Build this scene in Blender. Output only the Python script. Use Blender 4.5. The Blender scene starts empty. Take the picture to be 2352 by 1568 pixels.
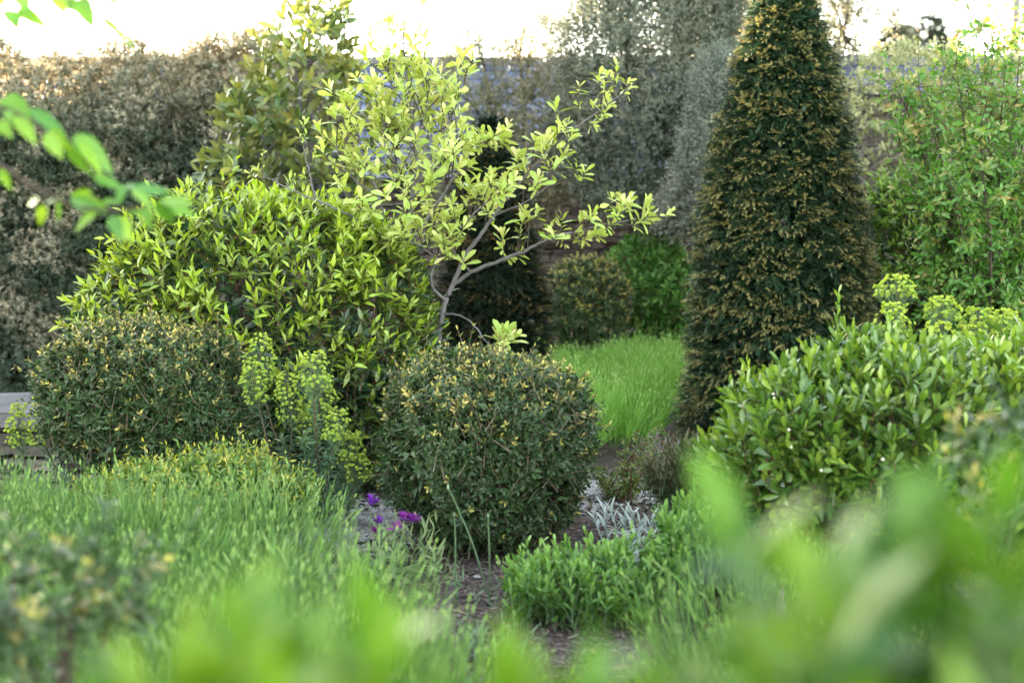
import bpy, math
import numpy as np
from mathutils import Vector

SC = bpy.context.scene
COL = SC.collection
rng = np.random.default_rng(11)

# ------------------------------------------------------------------ camera
CAM_H = 1.6
F = 3267.0                      # focal length in measuring units (photo measured 2352 wide)
PITCH = math.atan((784 - 478) / F)
cd = bpy.data.cameras.new("camera"); cam = bpy.data.objects.new("camera", cd); COL.objects.link(cam)
cd.lens = 50.0; cd.sensor_width = 36.0
cam.location = (0, 0, CAM_H)
cam.rotation_euler = (math.pi / 2 - PITCH, 0, 0)
cd.clip_start = 0.05; cd.clip_end = 3000
cd.dof.use_dof = True
cd.dof.focus_distance = 7.2
cd.dof.aperture_fstop = 1.8
cd.dof.aperture_blades = 9
SC.camera = cam

# ------------------------------------------------------------------ sky, sun, exposure
SUN_EL, SUN_AZ = math.radians(4.6), math.radians(-40.0)     # azimuth from +Y towards +X
w = bpy.data.worlds.new("World"); SC.world = w; w.use_nodes = True
nt = w.node_tree; nt.nodes.clear()
sky = nt.nodes.new("ShaderNodeTexSky"); sky.sky_type = 'NISHITA'; sky.sun_disc = False
sky.sun_elevation = SUN_EL; sky.sun_rotation = SUN_AZ
sky.air_density = 1.0; sky.dust_density = 1.0; sky.ozone_density = 1.0
hsv = nt.nodes.new("ShaderNodeHueSaturation"); hsv.inputs["Saturation"].default_value = 0.45
bg = nt.nodes.new("ShaderNodeBackground"); bg.inputs["Strength"].default_value = 0.15
wo = nt.nodes.new("ShaderNodeOutputWorld")
nt.links.new(sky.outputs[0], hsv.inputs["Color"]); nt.links.new(hsv.outputs[0], bg.inputs[0]); nt.links.new(bg.outputs[0], wo.inputs[0])
sd = bpy.data.lights.new("sun", 'SUN'); sun = bpy.data.objects.new("sun", sd); COL.objects.link(sun)
sd.energy = 5.0; sd.angle = math.radians(0.5); sd.color = (1.0, 0.80, 0.58)
sv = Vector((math.sin(SUN_AZ) * math.cos(SUN_EL), math.cos(SUN_AZ) * math.cos(SUN_EL), math.sin(SUN_EL)))
sun.rotation_euler = sv.to_track_quat('Z', 'Y').to_euler()
sun.location = sv * 40
SC.view_settings.view_transform = 'Standard'; SC.view_settings.look = 'None'
SC.view_settings.exposure = 4.2; SC.view_settings.gamma = 1.0
SC.render.engine = 'CYCLES'
cy = SC.cycles
cy.max_bounces = 12; cy.diffuse_bounces = 8; cy.glossy_bounces = 2; cy.transmission_bounces = 8; cy.transparent_max_bounces = 4
cy.use_denoising = True; cy.sample_clamp_indirect = 6.0; cy.caustics_reflective = False; cy.caustics_refractive = False

# ------------------------------------------------------------------ helpers
def at(x, y, d):
    """world point seen at measuring-unit pixel (x, y) whose distance along +Y is d"""
    u, v = (x - 1176) / F, (784 - y) / F
    c, s = math.cos(PITCH), math.sin(PITCH)
    dy, dz = c + v * s, v * c - s
    k = d / dy
    return np.array([u * k, d, CAM_H + dz * k])

def nrm(a):
    return a / np.maximum(np.linalg.norm(a, axis=-1, keepdims=True), 1e-9)

def noise(P, f, seed, k=9):
    r = np.random.default_rng(seed)
    K = r.normal(size=(k, 3)) * f
    return np.sin(P @ K.T + r.uniform(0, 6.28, k)).sum(1) / math.sqrt(k)

def basis(A):
    ref = np.where(np.abs(A[:, 2:3]) < 0.9, np.array([[0, 0, 1.0]]), np.array([[1.0, 0, 0]]))
    e1 = nrm(np.cross(A, ref)); e2 = np.cross(A, e1)
    return e1, e2

class MB:
    """collects vertices and faces and links them as ONE mesh object"""
    def __init__(s): s.v = []; s.a = []; s.li = []; s.fs = []; s.mi = []; s.n = 0
    def add(s, V, Fa, attr=None, mat=0):
        V = np.asarray(V, float).reshape(-1, 3); Fa = np.asarray(Fa, np.int64)
        s.v.append(V.astype(np.float32))
        if attr is None: attr = np.zeros((len(V), 3))
        s.a.append(np.asarray(attr, np.float32))
        s.li.append((Fa + s.n).ravel()); s.fs.append(np.full(len(Fa), Fa.shape[1], np.int64))
        s.mi.append(np.full(len(Fa), mat, np.int64)); s.n += len(V)
    def build(s, name, mats, parent=None, smooth=True):
        me = bpy.data.meshes.new(name)
        V = np.concatenate(s.v); off = ROOT.get(parent.name, (0, 0, 0)) if parent else (0, 0, 0)
        V = V - np.array(off, np.float32)
        li = np.concatenate(s.li); fs = np.concatenate(s.fs); st = np.concatenate([[0], np.cumsum(fs)[:-1]])
        me.vertices.add(len(V)); me.vertices.foreach_set("co", V.astype(np.float32).ravel())
        me.loops.add(len(li)); me.loops.foreach_set("vertex_index", li.astype(np.int32))
        me.polygons.add(len(fs)); me.polygons.foreach_set("loop_start", st.astype(np.int32))
        me.polygons.foreach_set("material_index", np.concatenate(s.mi).astype(np.int32))
        me.polygons.foreach_set("use_smooth", np.full(len(fs), smooth))
        at_ = me.attributes.new("leaf", 'FLOAT_VECTOR', 'POINT')
        at_.data.foreach_set("vector", np.concatenate(s.a).astype(np.float32).ravel())
        me.update(calc_edges=True)
        for m in (mats if isinstance(mats, (list, tuple)) else [mats]): me.materials.append(m)
        o = bpy.data.objects.new(name, me); COL.objects.link(o)
        if parent: o.parent = parent; ROOT[o.name] = off
        return o
ROOT = {}

def tag(o, label=None, cat=None, group=None, kind=None):
    if label: o["label"] = label
    if cat: o["category"] = cat
    if group: o["group"] = group
    if kind: o["kind"] = kind
    return o

def thing(name, label, cat, loc, group=None):
    o = bpy.data.objects.new(name, None); COL.objects.link(o)
    loc = tuple(float(v) for v in loc); o.location = loc; ROOT[o.name] = loc; o.empty_display_size = 0.1
    return tag(o, label, cat, group)

# leaf templates: rows of (u, half width, |v| flag); built into verts + faces
def tmpl(rows, fold=0.12):
    V = [(0, 0, 0, 0)]; Fc = []
    for (u, hw) in rows:
        V += [(u, -hw, fold * hw * 2, 1), (u, 0, 0, 0), (u, hw, fold * hw * 2, 1)]
    V.append((1, 0, 0, 0)); n = len(rows); tip = len(V) - 1
    Fc += [(0, 2, 1), (0, 3, 2)]
    for i in range(n - 1):
        a, b = 1 + 3 * i, 4 + 3 * i
        Fc += [(a, a + 1, b + 1), (a, b + 1, b), (a + 1, a + 2, b + 2), (a + 1, b + 2, b + 1)]
    a = 1 + 3 * (n - 1)
    Fc += [(a, a + 1, tip), (a + 1, a + 2, tip)]
    return np.array(V, float), np.array(Fc)
T_DIA = (np.array([(0, 0, 0, 0), (.45, -.5, .06, 1), (1, 0, 0, 0), (.45, .5, .06, 1)], float), np.array([(0, 2, 1), (0, 3, 2)]))
T_OVAL = tmpl([(.18, .30), (.5, .5), (.8, .30)])
T_LANCE = tmpl([(.15, .26), (.42, .5), (.75, .27)], .16)
T_OBOV = tmpl([(.25, .20), (.6, .46), (.86, .40)], .10)
T_OVATE = tmpl([(.1, .33), (.3, .5), (.55, .42), (.8, .2)], .14)
T_ROUND = tmpl([(.15, .40), (.5, .55), (.85, .40)], .2)
T_BLADE = (np.array([(0, -.35, 0, 1), (0, .35, 0, 1), (.5, -.5, 0, 1), (.5, .5, 0, 1), (1, 0, 0, 0)], float), np.array([(0, 1, 3), (0, 3, 2), (2, 3, 4)]))
T_NEEDLE = (np.array([(0, -.5, 0, 0), (0, .5, 0, 0), (1, 0, 0, 0)], float), np.array([(0, 1, 2)]))

def leaves(mb, T, P, D, Nn, L, W, age, curl=0.0, mat=0, rnd=None):
    n = len(P)
    if n == 0: return
    TV, TF = T
    D = nrm(D); S = nrm(np.cross(D, Nn)); N2 = np.cross(S, D)
    L = np.broadcast_to(L, (n,)); W = np.broadcast_to(W, (n,)); age = np.broadcast_to(age, (n,)); curl = np.broadcast_to(curl, (n,))
    u, v, ww, fl = TV.T
    V = (P[:, None] + (u[None] * L[:, None])[..., None] * D[:, None] + (v[None] * W[:, None])[..., None] * S[:, None]
         + (ww[None] * W[:, None] - (u ** 2)[None] * (curl * L)[:, None])[..., None] * N2[:, None])
    if rnd is None: rnd = rng.random(n)
    A = np.stack([np.repeat(age, len(TV)), np.repeat(rnd, len(TV)), np.tile(fl, n)], 1)
    Fa = (TF[None] + (np.arange(n) * len(TV))[:, None, None]).reshape(-1, 3)
    mb.add(V.reshape(-1, 3), Fa, A, mat)

def sticks(mb, P0, P1, r0, r1, mat=0, sides=3, age=0.0):
    n = len(P0); A = nrm(P1 - P0); e1, e2 = basis(A)
    r0 = np.broadcast_to(r0, (n,)); r1 = np.broadcast_to(r1, (n,))
    th = np.arange(sides) * 2 * math.pi / sides
    ring = np.cos(th)[None, :, None] * e1[:, None] + np.sin(th)[None, :, None] * e2[:, None]
    V = np.concatenate([P0[:, None] + ring * r0[:, None, None], P1[:, None] + ring * r1[:, None, None]], 1)
    i = np.arange(sides); j = (i + 1) % sides
    TF = np.stack([i, j, j + sides, i + sides], 1)
    Fa = (TF[None] + (np.arange(n) * 2 * sides)[:, None, None]).reshape(-1, 4)
    at_ = np.zeros((n * 2 * sides, 3)); at_[:, 0] = np.repeat(np.broadcast_to(age, (n,)), 2 * sides); at_[:, 1] = np.repeat(rng.random(n), 2 * sides)
    mb.add(V.reshape(-1, 3), Fa, at_, mat)

def tube(mb, pts, radii, sides=7, mat=0, sub=4, wob=0.0):
    pts = np.asarray(pts, float); radii = np.broadcast_to(radii, (len(pts),)).astype(float)
    t = np.arange(len(pts)); tt = np.linspace(0, len(pts) - 1, (len(pts) - 1) * sub + 1)
    Q = np.stack([np.interp(tt, t, pts[:, k]) for k in range(3)], 1); R = np.interp(tt, t, radii)
    if len(pts) > 2:                                           # soften the corners
        for _ in range(sub - 1): Q[1:-1] = (Q[:-2] + 2 * Q[1:-1] + Q[2:]) / 4
    if wob: Q[1:-1] += rng.normal(size=Q[1:-1].shape) * wob
    A = nrm(np.gradient(Q, axis=0)); e1, e2 = basis(A)
    th = np.arange(sides) * 2 * math.pi / sides; n = len(Q)
    V = Q[:, None] + (np.cos(th)[None, :, None] * e1[:, None] + np.sin(th)[None, :, None] * e2[:, None]) * R[:, None, None]
    Fa = []
    for i in range(n - 1):
        for k in range(sides):
            Fa.append((i * sides + k, i * sides + (k + 1) % sides, (i + 1) * sides + (k + 1) % sides, (i + 1) * sides + k))
    mb.add(V.reshape(-1, 3), Fa, None, mat)
    return Q

def shoots(mb, T, B, A, Ls, k, L, W, el0=1.1, el1=.35, age0=0., age1=1., curl=.15, mat=0, pair=False, tipscale=.6, wob=.25, agej=.12, young=None):
    """S leafy shoots at once: k leaves each around axis A, small young ones at the tip"""
    S = len(B)
    if S == 0: return
    A = nrm(A); e1, e2 = basis(A); ph = rng.uniform(0, 6.28, S)
    Ls = np.broadcast_to(Ls, (S,)); L = np.broadcast_to(L, (S,)); W = np.broadcast_to(W, (S,))
    young = np.ones(S) if young is None else np.broadcast_to(young, (S,))
    for i in range(k):
        t = (i // 2 + .5) / (k / 2) if pair else (i + .5) / k
        az = ph + ((i // 2) * 1.57 + (i % 2) * math.pi if pair else i * 2.4) + rng.normal(size=S) * .25
        el = el0 + (el1 - el0) * t + rng.normal(size=S) * wob
        P = B + A * (Ls * t)[:, None]
        rad = np.cos(az)[:, None] * e1 + np.sin(az)[:, None] * e2
        D = A * np.cos(el)[:, None] + rad * np.sin(el)[:, None]
        Nn = A * np.sin(el)[:, None] - rad * np.cos(el)[:, None] + rng.normal(size=(S, 3)) * .3
        sc = (1 - (1 - tipscale) * t) * rng.uniform(.75, 1.15, S)
        age = np.clip(age0 + (age1 - age0) * t * young + rng.normal(size=S) * agej, 0, 1)
        leaves(mb, T, P, D, Nn, L * sc, W * sc, age, curl * rng.uniform(.4, 1.6, S), mat)

def blob(x, y, d, rx, ry, rd=None, p=2.0):
    m = d / F
    return (at(x, y, d), np.array([rx * m, (rd if rd else rx) * m, ry * m]), p)

def surf(blobs, n, amp=.06, f=3., seed=1, zmin=.02, back=.5, inset=None):
    """points and outward normals on the union of lumpy superellipsoids; inset=(lo,hi) fills the inside instead"""
    ar = np.array([(b[1][0] * b[1][2] + b[1][0] * b[1][1] + b[1][1] * b[1][2]) for b in blobs]); ar /= ar.sum()
    PP, NN = [], []
    for (c, r, p), a in zip(blobs, ar):
        m = int(n * a * 1.35) + 4
        d = nrm(rng.normal(size=(m, 3)))
        s = 1 / (np.abs(d) ** p).sum(1) ** (1 / p)
        d = d * s[:, None]
        disp = 1 + amp * noise(d, f, seed)
        if inset: disp = disp * rng.uniform(inset[0], inset[1], m)
        P = c + d * r * disp[:, None]
        N = nrm(np.sign(d) * np.abs(d) ** (p - 1) / r)
        ok = P[:, 2] > zmin
        ok &= (N[:, 1] < .35) | (rng.random(m) < back)
        for (c2, r2, p2) in blobs:
            if c2 is c: continue
            q = (np.abs((P - c2) / r2) ** p2).sum(1)
            ok &= q > .85
        PP.append(P[ok]); NN.append(N[ok])
    return np.concatenate(PP), np.concatenate(NN)

UP = np.array([0, 0, 1.0])
def jit(n, s): return rng.normal(size=(n, 3)) * s

# ------------------------------------------------------------------ materials
def mat_nodes(name):
    m = bpy.data.materials.new(name); m.use_nodes = True
    t = m.node_tree; t.nodes.clear()
    return m, t, (lambda ty: t.nodes.new(ty)), t.links.new

def leaf_mat(name, old1, old2, yng1, yng2, rough=.42, trans=.3, under=None, spec=.5, rib=.18, tcol=None):
    m, t, N, Lk = mat_nodes(name)
    at_ = N("ShaderNodeAttribute"); at_.attribute_name = "leaf"
    sp = N("ShaderNodeSeparateXYZ"); Lk(at_.outputs["Vector"], sp.inputs[0])
    def mix(f, a, b):
        n = N("ShaderNodeMix"); n.data_type = 'RGBA'
        if isinstance(f, float): n.inputs[0].default_value = f
        else: Lk(f, n.inputs[0])
        for s, v in ((6, a), (7, b)):
            if isinstance(v, tuple): n.inputs[s].default_value = (*v, 1)
            else: Lk(v, n.inputs[s])
        return n.outputs[2]
    c = mix(sp.outputs[0], mix(sp.outputs[1], old1, old2), mix(sp.outputs[1], yng1, yng2))
    if rib:
        mr = N("ShaderNodeMapRange"); mr.inputs[1].default_value = 0.0; mr.inputs[2].default_value = .22; mr.inputs[3].default_value = rib; mr.inputs[4].default_value = 0.0
        Lk(sp.outputs[2], mr.inputs[0]); c = mix(mr.outputs[0], c, (.30, .36, .12))
    geo = N("ShaderNodeNewGeometry")
    cu = mix(geo.outputs["Backfacing"], c, under) if under else c
    if under: pass
    pb = N("ShaderNodeBsdfPrincipled"); Lk(cu, pb.inputs["Base Color"]); pb.inputs["Roughness"].default_value = rough
    pb.inputs["Specular IOR Level"].default_value = spec
    out = N("ShaderNodeOutputMaterial")
    if trans > 0:
        tr = N("ShaderNodeBsdfTranslucent")
        hs = N("ShaderNodeHueSaturation"); hs.inputs["Saturation"].default_value = 1.15; hs.inputs["Value"].default_value = 1.5; hs.inputs["Hue"].default_value = .49
        Lk(c, hs.inputs["Color"]); Lk(hs.outputs[0], tr.inputs[0])
        ms = N("ShaderNodeMixShader"); ms.inputs[0].default_value = trans
        Lk(pb.outputs[0], ms.inputs[1]); Lk(tr.outputs[0], ms.inputs[2]); Lk(ms.outputs[0], out.inputs[0])
    else: Lk(pb.outputs[0], out.inputs[0])
    return m

def rough_mat(name, c1, c2, scale=8., rough=.85, c3=None, bump=.4, stretch=(1, 1, 1), scale2=60.):
    m, t, N, Lk = mat_nodes(name)
    tc = N("ShaderNodeTexCoord"); mp = N("ShaderNodeMapping"); mp.inputs["Scale"].default_value = stretch
    Lk(tc.outputs["Object"], mp.inputs[0])
    n1 = N("ShaderNodeTexNoise"); n1.inputs["Scale"].default_value = scale; n1.inputs["Detail"].default_value = 6; Lk(mp.outputs[0], n1.inputs["Vector"])
    n2 = N("ShaderNodeTexNoise"); n2.inputs["Scale"].default_value = scale2; n2.inputs["Detail"].default_value = 4; Lk(mp.outputs[0], n2.inputs["Vector"])
    cr = N("ShaderNodeValToRGB"); cr.color_ramp.elements[0].position = .32; cr.color_ramp.elements[0].color = (*c1, 1)
    cr.color_ramp.elements[1].position = .68; cr.color_ramp.elements[1].color = (*c2, 1)
    Lk(n1.outputs[0], cr.inputs[0]); col = cr.outputs[0]
    at_ = N("ShaderNodeAttribute"); at_.attribute_name = "leaf"; sp = N("ShaderNodeSeparateXYZ"); Lk(at_.outputs["Vector"], sp.inputs[0])
    mv = N("ShaderNodeMix"); mv.data_type = 'RGBA'; mv.blend_type = 'MULTIPLY'; mv.inputs[0].default_value = .8
    ra = N("ShaderNodeMapRange"); ra.inputs[3].default_value = .55; ra.inputs[4].default_value = 1.35; Lk(sp.outputs[1], ra.inputs[0])
    Lk(col, mv.inputs[6]); Lk(ra.outputs[0], mv.inputs[7]); col = mv.outputs[2]
    if c3:
        mx = N("ShaderNodeMix"); mx.data_type = 'RGBA'; r3 = N("ShaderNodeMapRange"); r3.inputs[1].default_value = .55; r3.inputs[2].default_value = .7
        Lk(n2.outputs[0], r3.inputs[0]); Lk(r3.outputs[0], mx.inputs[0]); Lk(col, mx.inputs[6]); mx.inputs[7].default_value = (*c3, 1); col = mx.outputs[2]
    pb = N("ShaderNodeBsdfPrincipled"); Lk(col, pb.inputs["Base Color"]); pb.inputs["Roughness"].default_value = rough; pb.inputs["Specular IOR Level"].default_value = .3
    if bump:
        bp = N("ShaderNodeBump"); bp.inputs["Strength"].default_value = bump; bp.inputs["Distance"].default_value = .02; Lk(n2.outputs[0], bp.inputs["Height"]); Lk(bp.outputs[0], pb.inputs["Normal"])
    out = N("ShaderNodeOutputMaterial"); Lk(pb.outputs[0], out.inputs[0])
    return m

M = {}
M["viburnum"] = leaf_mat("viburnum leaf", (.023, .056, .021), (.054, .100, .036), (.42, .42, .08), (.52, .39, .14), .38, .2, spec=.36)
M["gold"] = leaf_mat("gold tip leaf", (.08, .17, .03), (.14, .23, .03), (.40, .44, .05), (.52, .42, .10), .4, .3)
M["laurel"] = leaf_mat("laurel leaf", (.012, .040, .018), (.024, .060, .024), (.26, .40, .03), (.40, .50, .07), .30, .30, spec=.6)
M["laurel_far"] = leaf_mat("far laurel leaf", (.02, .06, .02), (.04, .09, .025), (.13, .25, .03), (.20, .32, .05), .33, .26)
M["magnolia"] = leaf_mat("magnolia leaf", (.28, .42, .07), (.42, .52, .13), (.54, .60, .19), (.62, .50, .26), .42, .34, under=(.34, .38, .12), rib=.1)
M["evergreen_magnolia"] = leaf_mat("evergreen magnolia leaf", (.05, .10, .03), (.10, .15, .045), (.22, .28, .05), (.36, .30, .07), .28, .26, under=(.22, .22, .08), spec=.6)
M["oak"] = leaf_mat("grey evergreen leaf", (.046, .072, .046), (.085, .115, .076), (.19, .21, .145), (.30, .28, .20), .42, .22, under=(.17, .18, .14), rib=0)
M["oak_pale"] = leaf_mat("pale evergreen leaf", (.08, .10, .055), (.14, .15, .085), (.32, .29, .18), (.44, .35, .21), .45, .3, under=(.22, .21, .15), rib=0)
M["silver_oak"] = leaf_mat("silvery evergreen leaf", (.09, .115, .09), (.14, .165, .13), (.26, .27, .21), (.34, .33, .26), .5, .25, rib=0)
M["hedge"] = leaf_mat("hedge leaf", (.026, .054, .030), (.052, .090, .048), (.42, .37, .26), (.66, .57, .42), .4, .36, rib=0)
M["yew"] = leaf_mat("yew needle", (.017, .050, .024), (.048, .100, .046), (.36, .36, .12), (.52, .42, .20), .38, .10, rib=0)
M["yew_dark"] = leaf_mat("dark yew needle", (.010, .022, .012), (.026, .050, .024), (.20, .15, .05), (.30, .19, .08), .42, .08, rib=0)
M["gloss"] = leaf_mat("glossy shrub leaf", (.035, .095, .018), (.075, .16, .026), (.20, .34, .035), (.36, .46, .07), .27, .24, spec=.6)
M["choisya"] = leaf_mat("bright shrub leaf", (.05, .17, .035), (.09, .23, .05), (.20, .40, .06), (.28, .46, .11), .4, .26)
M["tall"] = leaf_mat("red tipped shrub leaf", (.055, .17, .028), (.10, .25, .04), (.26, .35, .07), (.50, .22, .14), .42, .35)
M["climber"] = leaf_mat("climber leaf", (.13, .18, .06), (.22, .26, .09), (.42, .42, .22), (.52, .46, .30), .5, .38)
M["lavender"] = leaf_mat("lavender leaf", (.045, .140, .026), (.095, .215, .046), (.18, .33, .075), (.30, .39, .14), .5, .3, rib=0)
M["lavender_far"] = leaf_mat("far lavender leaf", (.11, .32, .03), (.17, .42, .045), (.34, .52, .12), (.46, .58, .25), .5, .34, rib=0)
M["euph_leaf"] = leaf_mat("euphorbia leaf", (.06, .14, .075), (.11, .20, .12), (.16, .25, .11), (.20, .28, .14), .45, .2)
M["euph_flower"] = leaf_mat("euphorbia bract", (.20, .33, .07), (.28, .40, .09), (.38, .50, .07), (.50, .54, .09), .5, .35, rib=0)
M["perennial"] = leaf_mat("perennial leaf", (.045, .14, .022), (.085, .20, .04), (.17, .31, .06), (.22, .37, .09), .5, .26)
M["silver"] = leaf_mat("silver leaf", (.22, .29, .25), (.32, .38, .35), (.40, .45, .42), (.48, .52, .50), .7, .15, rib=.05)
M["rose"] = leaf_mat("rose leaf", (.05, .13, .035), (.09, .17, .05), (.20, .24, .06), (.26, .16, .06), .42, .28)
M["sage"] = leaf_mat("purple sage leaf", (.055, .085, .035), (.085, .11, .045), (.12, .14, .05), (.13, .085, .06), .6, .2)
M["cornleaf"] = leaf_mat("cornflower leaf", (.14, .22, .11), (.22, .30, .15), (.24, .33, .14), (.32, .38, .18), .55, .3)
M["purple"] = leaf_mat("cornflower petal", (.10, .012, .28), (.20, .02, .36), (.30, .03, .34), (.34, .06, .26), .6, .3, rib=0)
M["front"] = leaf_mat("foreground leaf", (.012, .070, .008), (.036, .125, .012), (.065, .17, .012), (.14, .24, .025), .42, .26, spec=.28)
M["branch_leaf"] = leaf_mat("cherry leaf", (.05, .16, .03), (.09, .23, .035), (.14, .30, .02), (.24, .37, .03), .38, .18, spec=.35)
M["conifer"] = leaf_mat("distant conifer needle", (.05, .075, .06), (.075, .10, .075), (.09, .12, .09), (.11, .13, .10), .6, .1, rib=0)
M["litter"] = leaf_mat("fallen leaf", (.10, .06, .03), (.17, .11, .06), (.26, .18, .07), (.30, .24, .12), .7, .1)
M["bark_grey"] = rough_mat("grey bark", (.13, .115, .12), (.27, .25, .26), 9, .8, stretch=(1, 1, .3))
M["bark_brown"] = rough_mat("brown bark", (.07, .05, .038), (.17, .13, .10), 12, .85, stretch=(1, 1, .3))
M["bark_dark"] = rough_mat("dark bark", (.03, .024, .02), (.07, .055, .045), 12, .9)
M["twig_red"] = rough_mat("red twig", (.10, .035, .028), (.19, .08, .055), 30, .6, bump=0)
M["stem_green"] = rough_mat("green stem", (.11, .19, .09), (.18, .27, .13), 30, .6, bump=0)
M["stem_pale"] = rough_mat("brown euphorbia stem", (.16, .11, .08), (.22, .18, .12), 30, .7, bump=0)
M["twig_dry"] = rough_mat("dry twig", (.17, .14, .13), (.32, .28, .26), 30, .8, bump=0)
M["stone"] = rough_mat("dry stone", (.11, .095, .08), (.24, .21, .175), 7, .9, c3=(.08, .075, .07))
M["stone_dark"] = rough_mat("weathered stone", (.13, .105, .095), (.24, .19, .17), 5, .9, c3=(.10, .09, .085))
M["coping"] = rough_mat("coping stone", (.12, .115, .118), (.21, .205, .21), 4, .85, c3=(.09, .09, .088))
M["slate"] = rough_mat("slate", (.05, .065, .12), (.10, .12, .19), 3, .55, bump=.2)
M["soil"] = rough_mat("bark mulch soil", (.045, .033, .028), (.11, .085, .075), 14, .95, c3=(.16, .13, .12), bump=.8)
M["chips"] = rough_mat("bark chip", (.06, .042, .036), (.20, .16, .145), 20, .9, bump=0)
M["gravel"] = rough_mat("gravel path", (.10, .09, .085), (.22, .21, .205), 30, .9, c3=(.2, .19, .2), bump=.8)
M["pebble"] = rough_mat("pebble", (.20, .195, .195), (.42, .41, .40), 12, .8, bump=0)
M["black"] = rough_mat("black metal", (.012, .012, .014), (.02, .02, .022), 10, .4, bump=0)
M["pole"] = rough_mat("grey pole", (.30, .25, .24), (.40, .34, .33), 10, .6, bump=0)
M["bud"] = rough_mat("cream bud", (.55, .52, .40), (.68, .62, .5), 20, .5, bump=0)
M["land"] = rough_mat("rough grass land", (.05, .075, .03), (.10, .12, .05), .5, .95, bump=0)

# ------------------------------------------------------------------ ground and path (structure)
def sheet(name, poly, z, mat, nx=1):
    mb = MB(); P = np.array([(x, y, z) for x, y in poly], float)
    mb.add(P, [list(range(len(P)))], np.full((len(P), 3), .5)); o = mb.build(name, mat, None, False)
    return tag(o, kind="structure")
sheet("ground", [(-900, -60), (900, -60), (900, 1800), (-900, 1800)], -.012, M["land"])
gx = np.linspace(-9, 9, 120); gy = np.linspace(-1, 15.2, 110)
GX, GY = np.meshgrid(gx, gy); G = np.stack([GX.ravel(), GY.ravel(), np.zeros(GX.size)], 1)
G[:, 2] = .012 * noise(G, 3.0, 5) * .5 + .004 * noise(G, 11., 6)
def ground_z(P): return .012 * noise(P * [1, 1, 0], 3.0, 5) * .5 + .004 * noise(P * [1, 1, 0], 11., 6)
idx = np.arange(110 * 120).reshape(110, 120)
mb = MB(); mb.add(G, np.stack([idx[:-1, :-1].ravel(), idx[:-1, 1:].ravel(), idx[1:, 1:].ravel(), idx[1:, :-1].ravel()], 1), np.full((len(G), 3), .5))
tag(mb.build("flower_bed_soil", M["soil"]), kind="structure")
# gravel path curving behind the middle ball
def path_center(t):      # t 0..1 from front left to the right
    x = -1.15 + 3.2 * t; y = 6.35 + 1.55 * np.clip(t * 2.1, 0, 1) ** .7 + .1 * np.sin(t * 5)
    return x, y
ts = np.linspace(-.1, 1, 40); cx, cyy = path_center(np.clip(ts, 0, 1)); cx = cx + np.minimum(ts, 0) * 1.2; cyy = cyy + np.minimum(ts, 0) * 6
hw = .20
Vp = np.concatenate([np.stack([cx - hw * .7 + .03 * np.sin(ts * 37), cyy + hw + .04 * np.sin(ts * 53), 0 * cx + .014], 1), np.stack([cx + hw * .7 + .03 * np.sin(ts * 41 + 1), cyy - hw + .04 * np.sin(ts * 47), 0 * cx + .014], 1)])
n_ = len(ts); mb = MB(); mb.add(Vp, [(i, n_ + i, n_ + i + 1, i + 1) for i in range(n_ - 1)], np.full((len(Vp), 3), .5))
tag(mb.build("gravel_path", M["gravel"]), kind="structure")
# pebbles and bark chips (nobody could count them)
OCT = np.array([(1, 0, 0), (-1, 0, 0), (0, 1, 0), (0, -1, 0), (0, 0, 1), (0, 0, -1)], float)
OCF = np.array([(0, 2, 4), (2, 1, 4), (1, 3, 4), (3, 0, 4), (2, 0, 5), (1, 2, 5), (3, 1, 5), (0, 3, 5)])
def lumps(mb, P, R, flat=.6):
    n = len(P); ang = rng.uniform(0, 6.28, n); V = OCT[None] * (R[:, None] * rng.uniform(.7, 1.4, (n, 6)))[..., None]
    V[..., 2] *= flat; c, s = np.cos(ang)[:, None], np.sin(ang)[:, None]
    V = np.stack([V[..., 0] * c - V[..., 1] * s, V[..., 0] * s + V[..., 1] * c, V[..., 2]], -1) + P[:, None]
    A = np.zeros((n, 6, 3)); A[..., 1] = rng.random(n)[:, None]
    mb.add(V.reshape(-1, 3), (OCF[None] + (np.arange(n) * 6)[:, None, None]).reshape(-1, 3), A.reshape(-1, 3))
n = 13000; t = rng.uniform(-.1, 1, n); px, py = path_center(np.clip(t, 0, 1)); px = px + np.minimum(t, 0) * 1.2; py = py + np.minimum(t, 0) * 6
s_ = rng.normal(size=n) * .95; P = np.stack([px + s_ * hw * .7, py - s_ * hw, np.zeros(n)], 1); P[:, 2] = ground_z(P) + .012 + .008 * (np.abs(s_) < 1)
mb = MB(); lumps(mb, P, rng.uniform(.006, .019, n)); tag(mb.build("gravel", M["pebble"], None, False), "pale grey gravel strewn along the path behind the middle ball shrub", "gravel", kind="stuff")
n = 30000; P = np.stack([rng.uniform(-1.6, 2.0, n), rng.uniform(4.3, 8.6, n), np.zeros(n)], 1); P[:, 2] = ground_z(P) + .006
mb = MB(); D = nrm(np.stack([rng.normal(size=n), rng.normal(size=n), rng.normal(size=n) * .35], 1))
leaves(mb, T_BLADE, P, D, UP + jit(n, .35), rng.uniform(.015, .045, n), rng.uniform(.006, .016, n), 0., .1)
tag(mb.build("bark_chips", M["chips"], None, False), "dark brown bark chips mulching the soil between the plants", "bark mulch", kind="stuff")

n = 260; P = np.stack([rng.uniform(-1.2, 1.5, n), rng.uniform(4.6, 8.2, n), np.zeros(n)], 1); P[:, 2] = ground_z(P) + .018
mb = MB(); leaves(mb, T_OVAL, P, nrm(jit(n, 1) * [1, 1, .2]), UP + jit(n, .3), rng.uniform(.03, .07, n), rng.uniform(.014, .026, n), rng.random(n), .2)
tag(mb.build("fallen_leaves", M["litter"]), "dry brown and yellow leaves fallen on the bark mulch", "leaf litter", kind="stuff")

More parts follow.
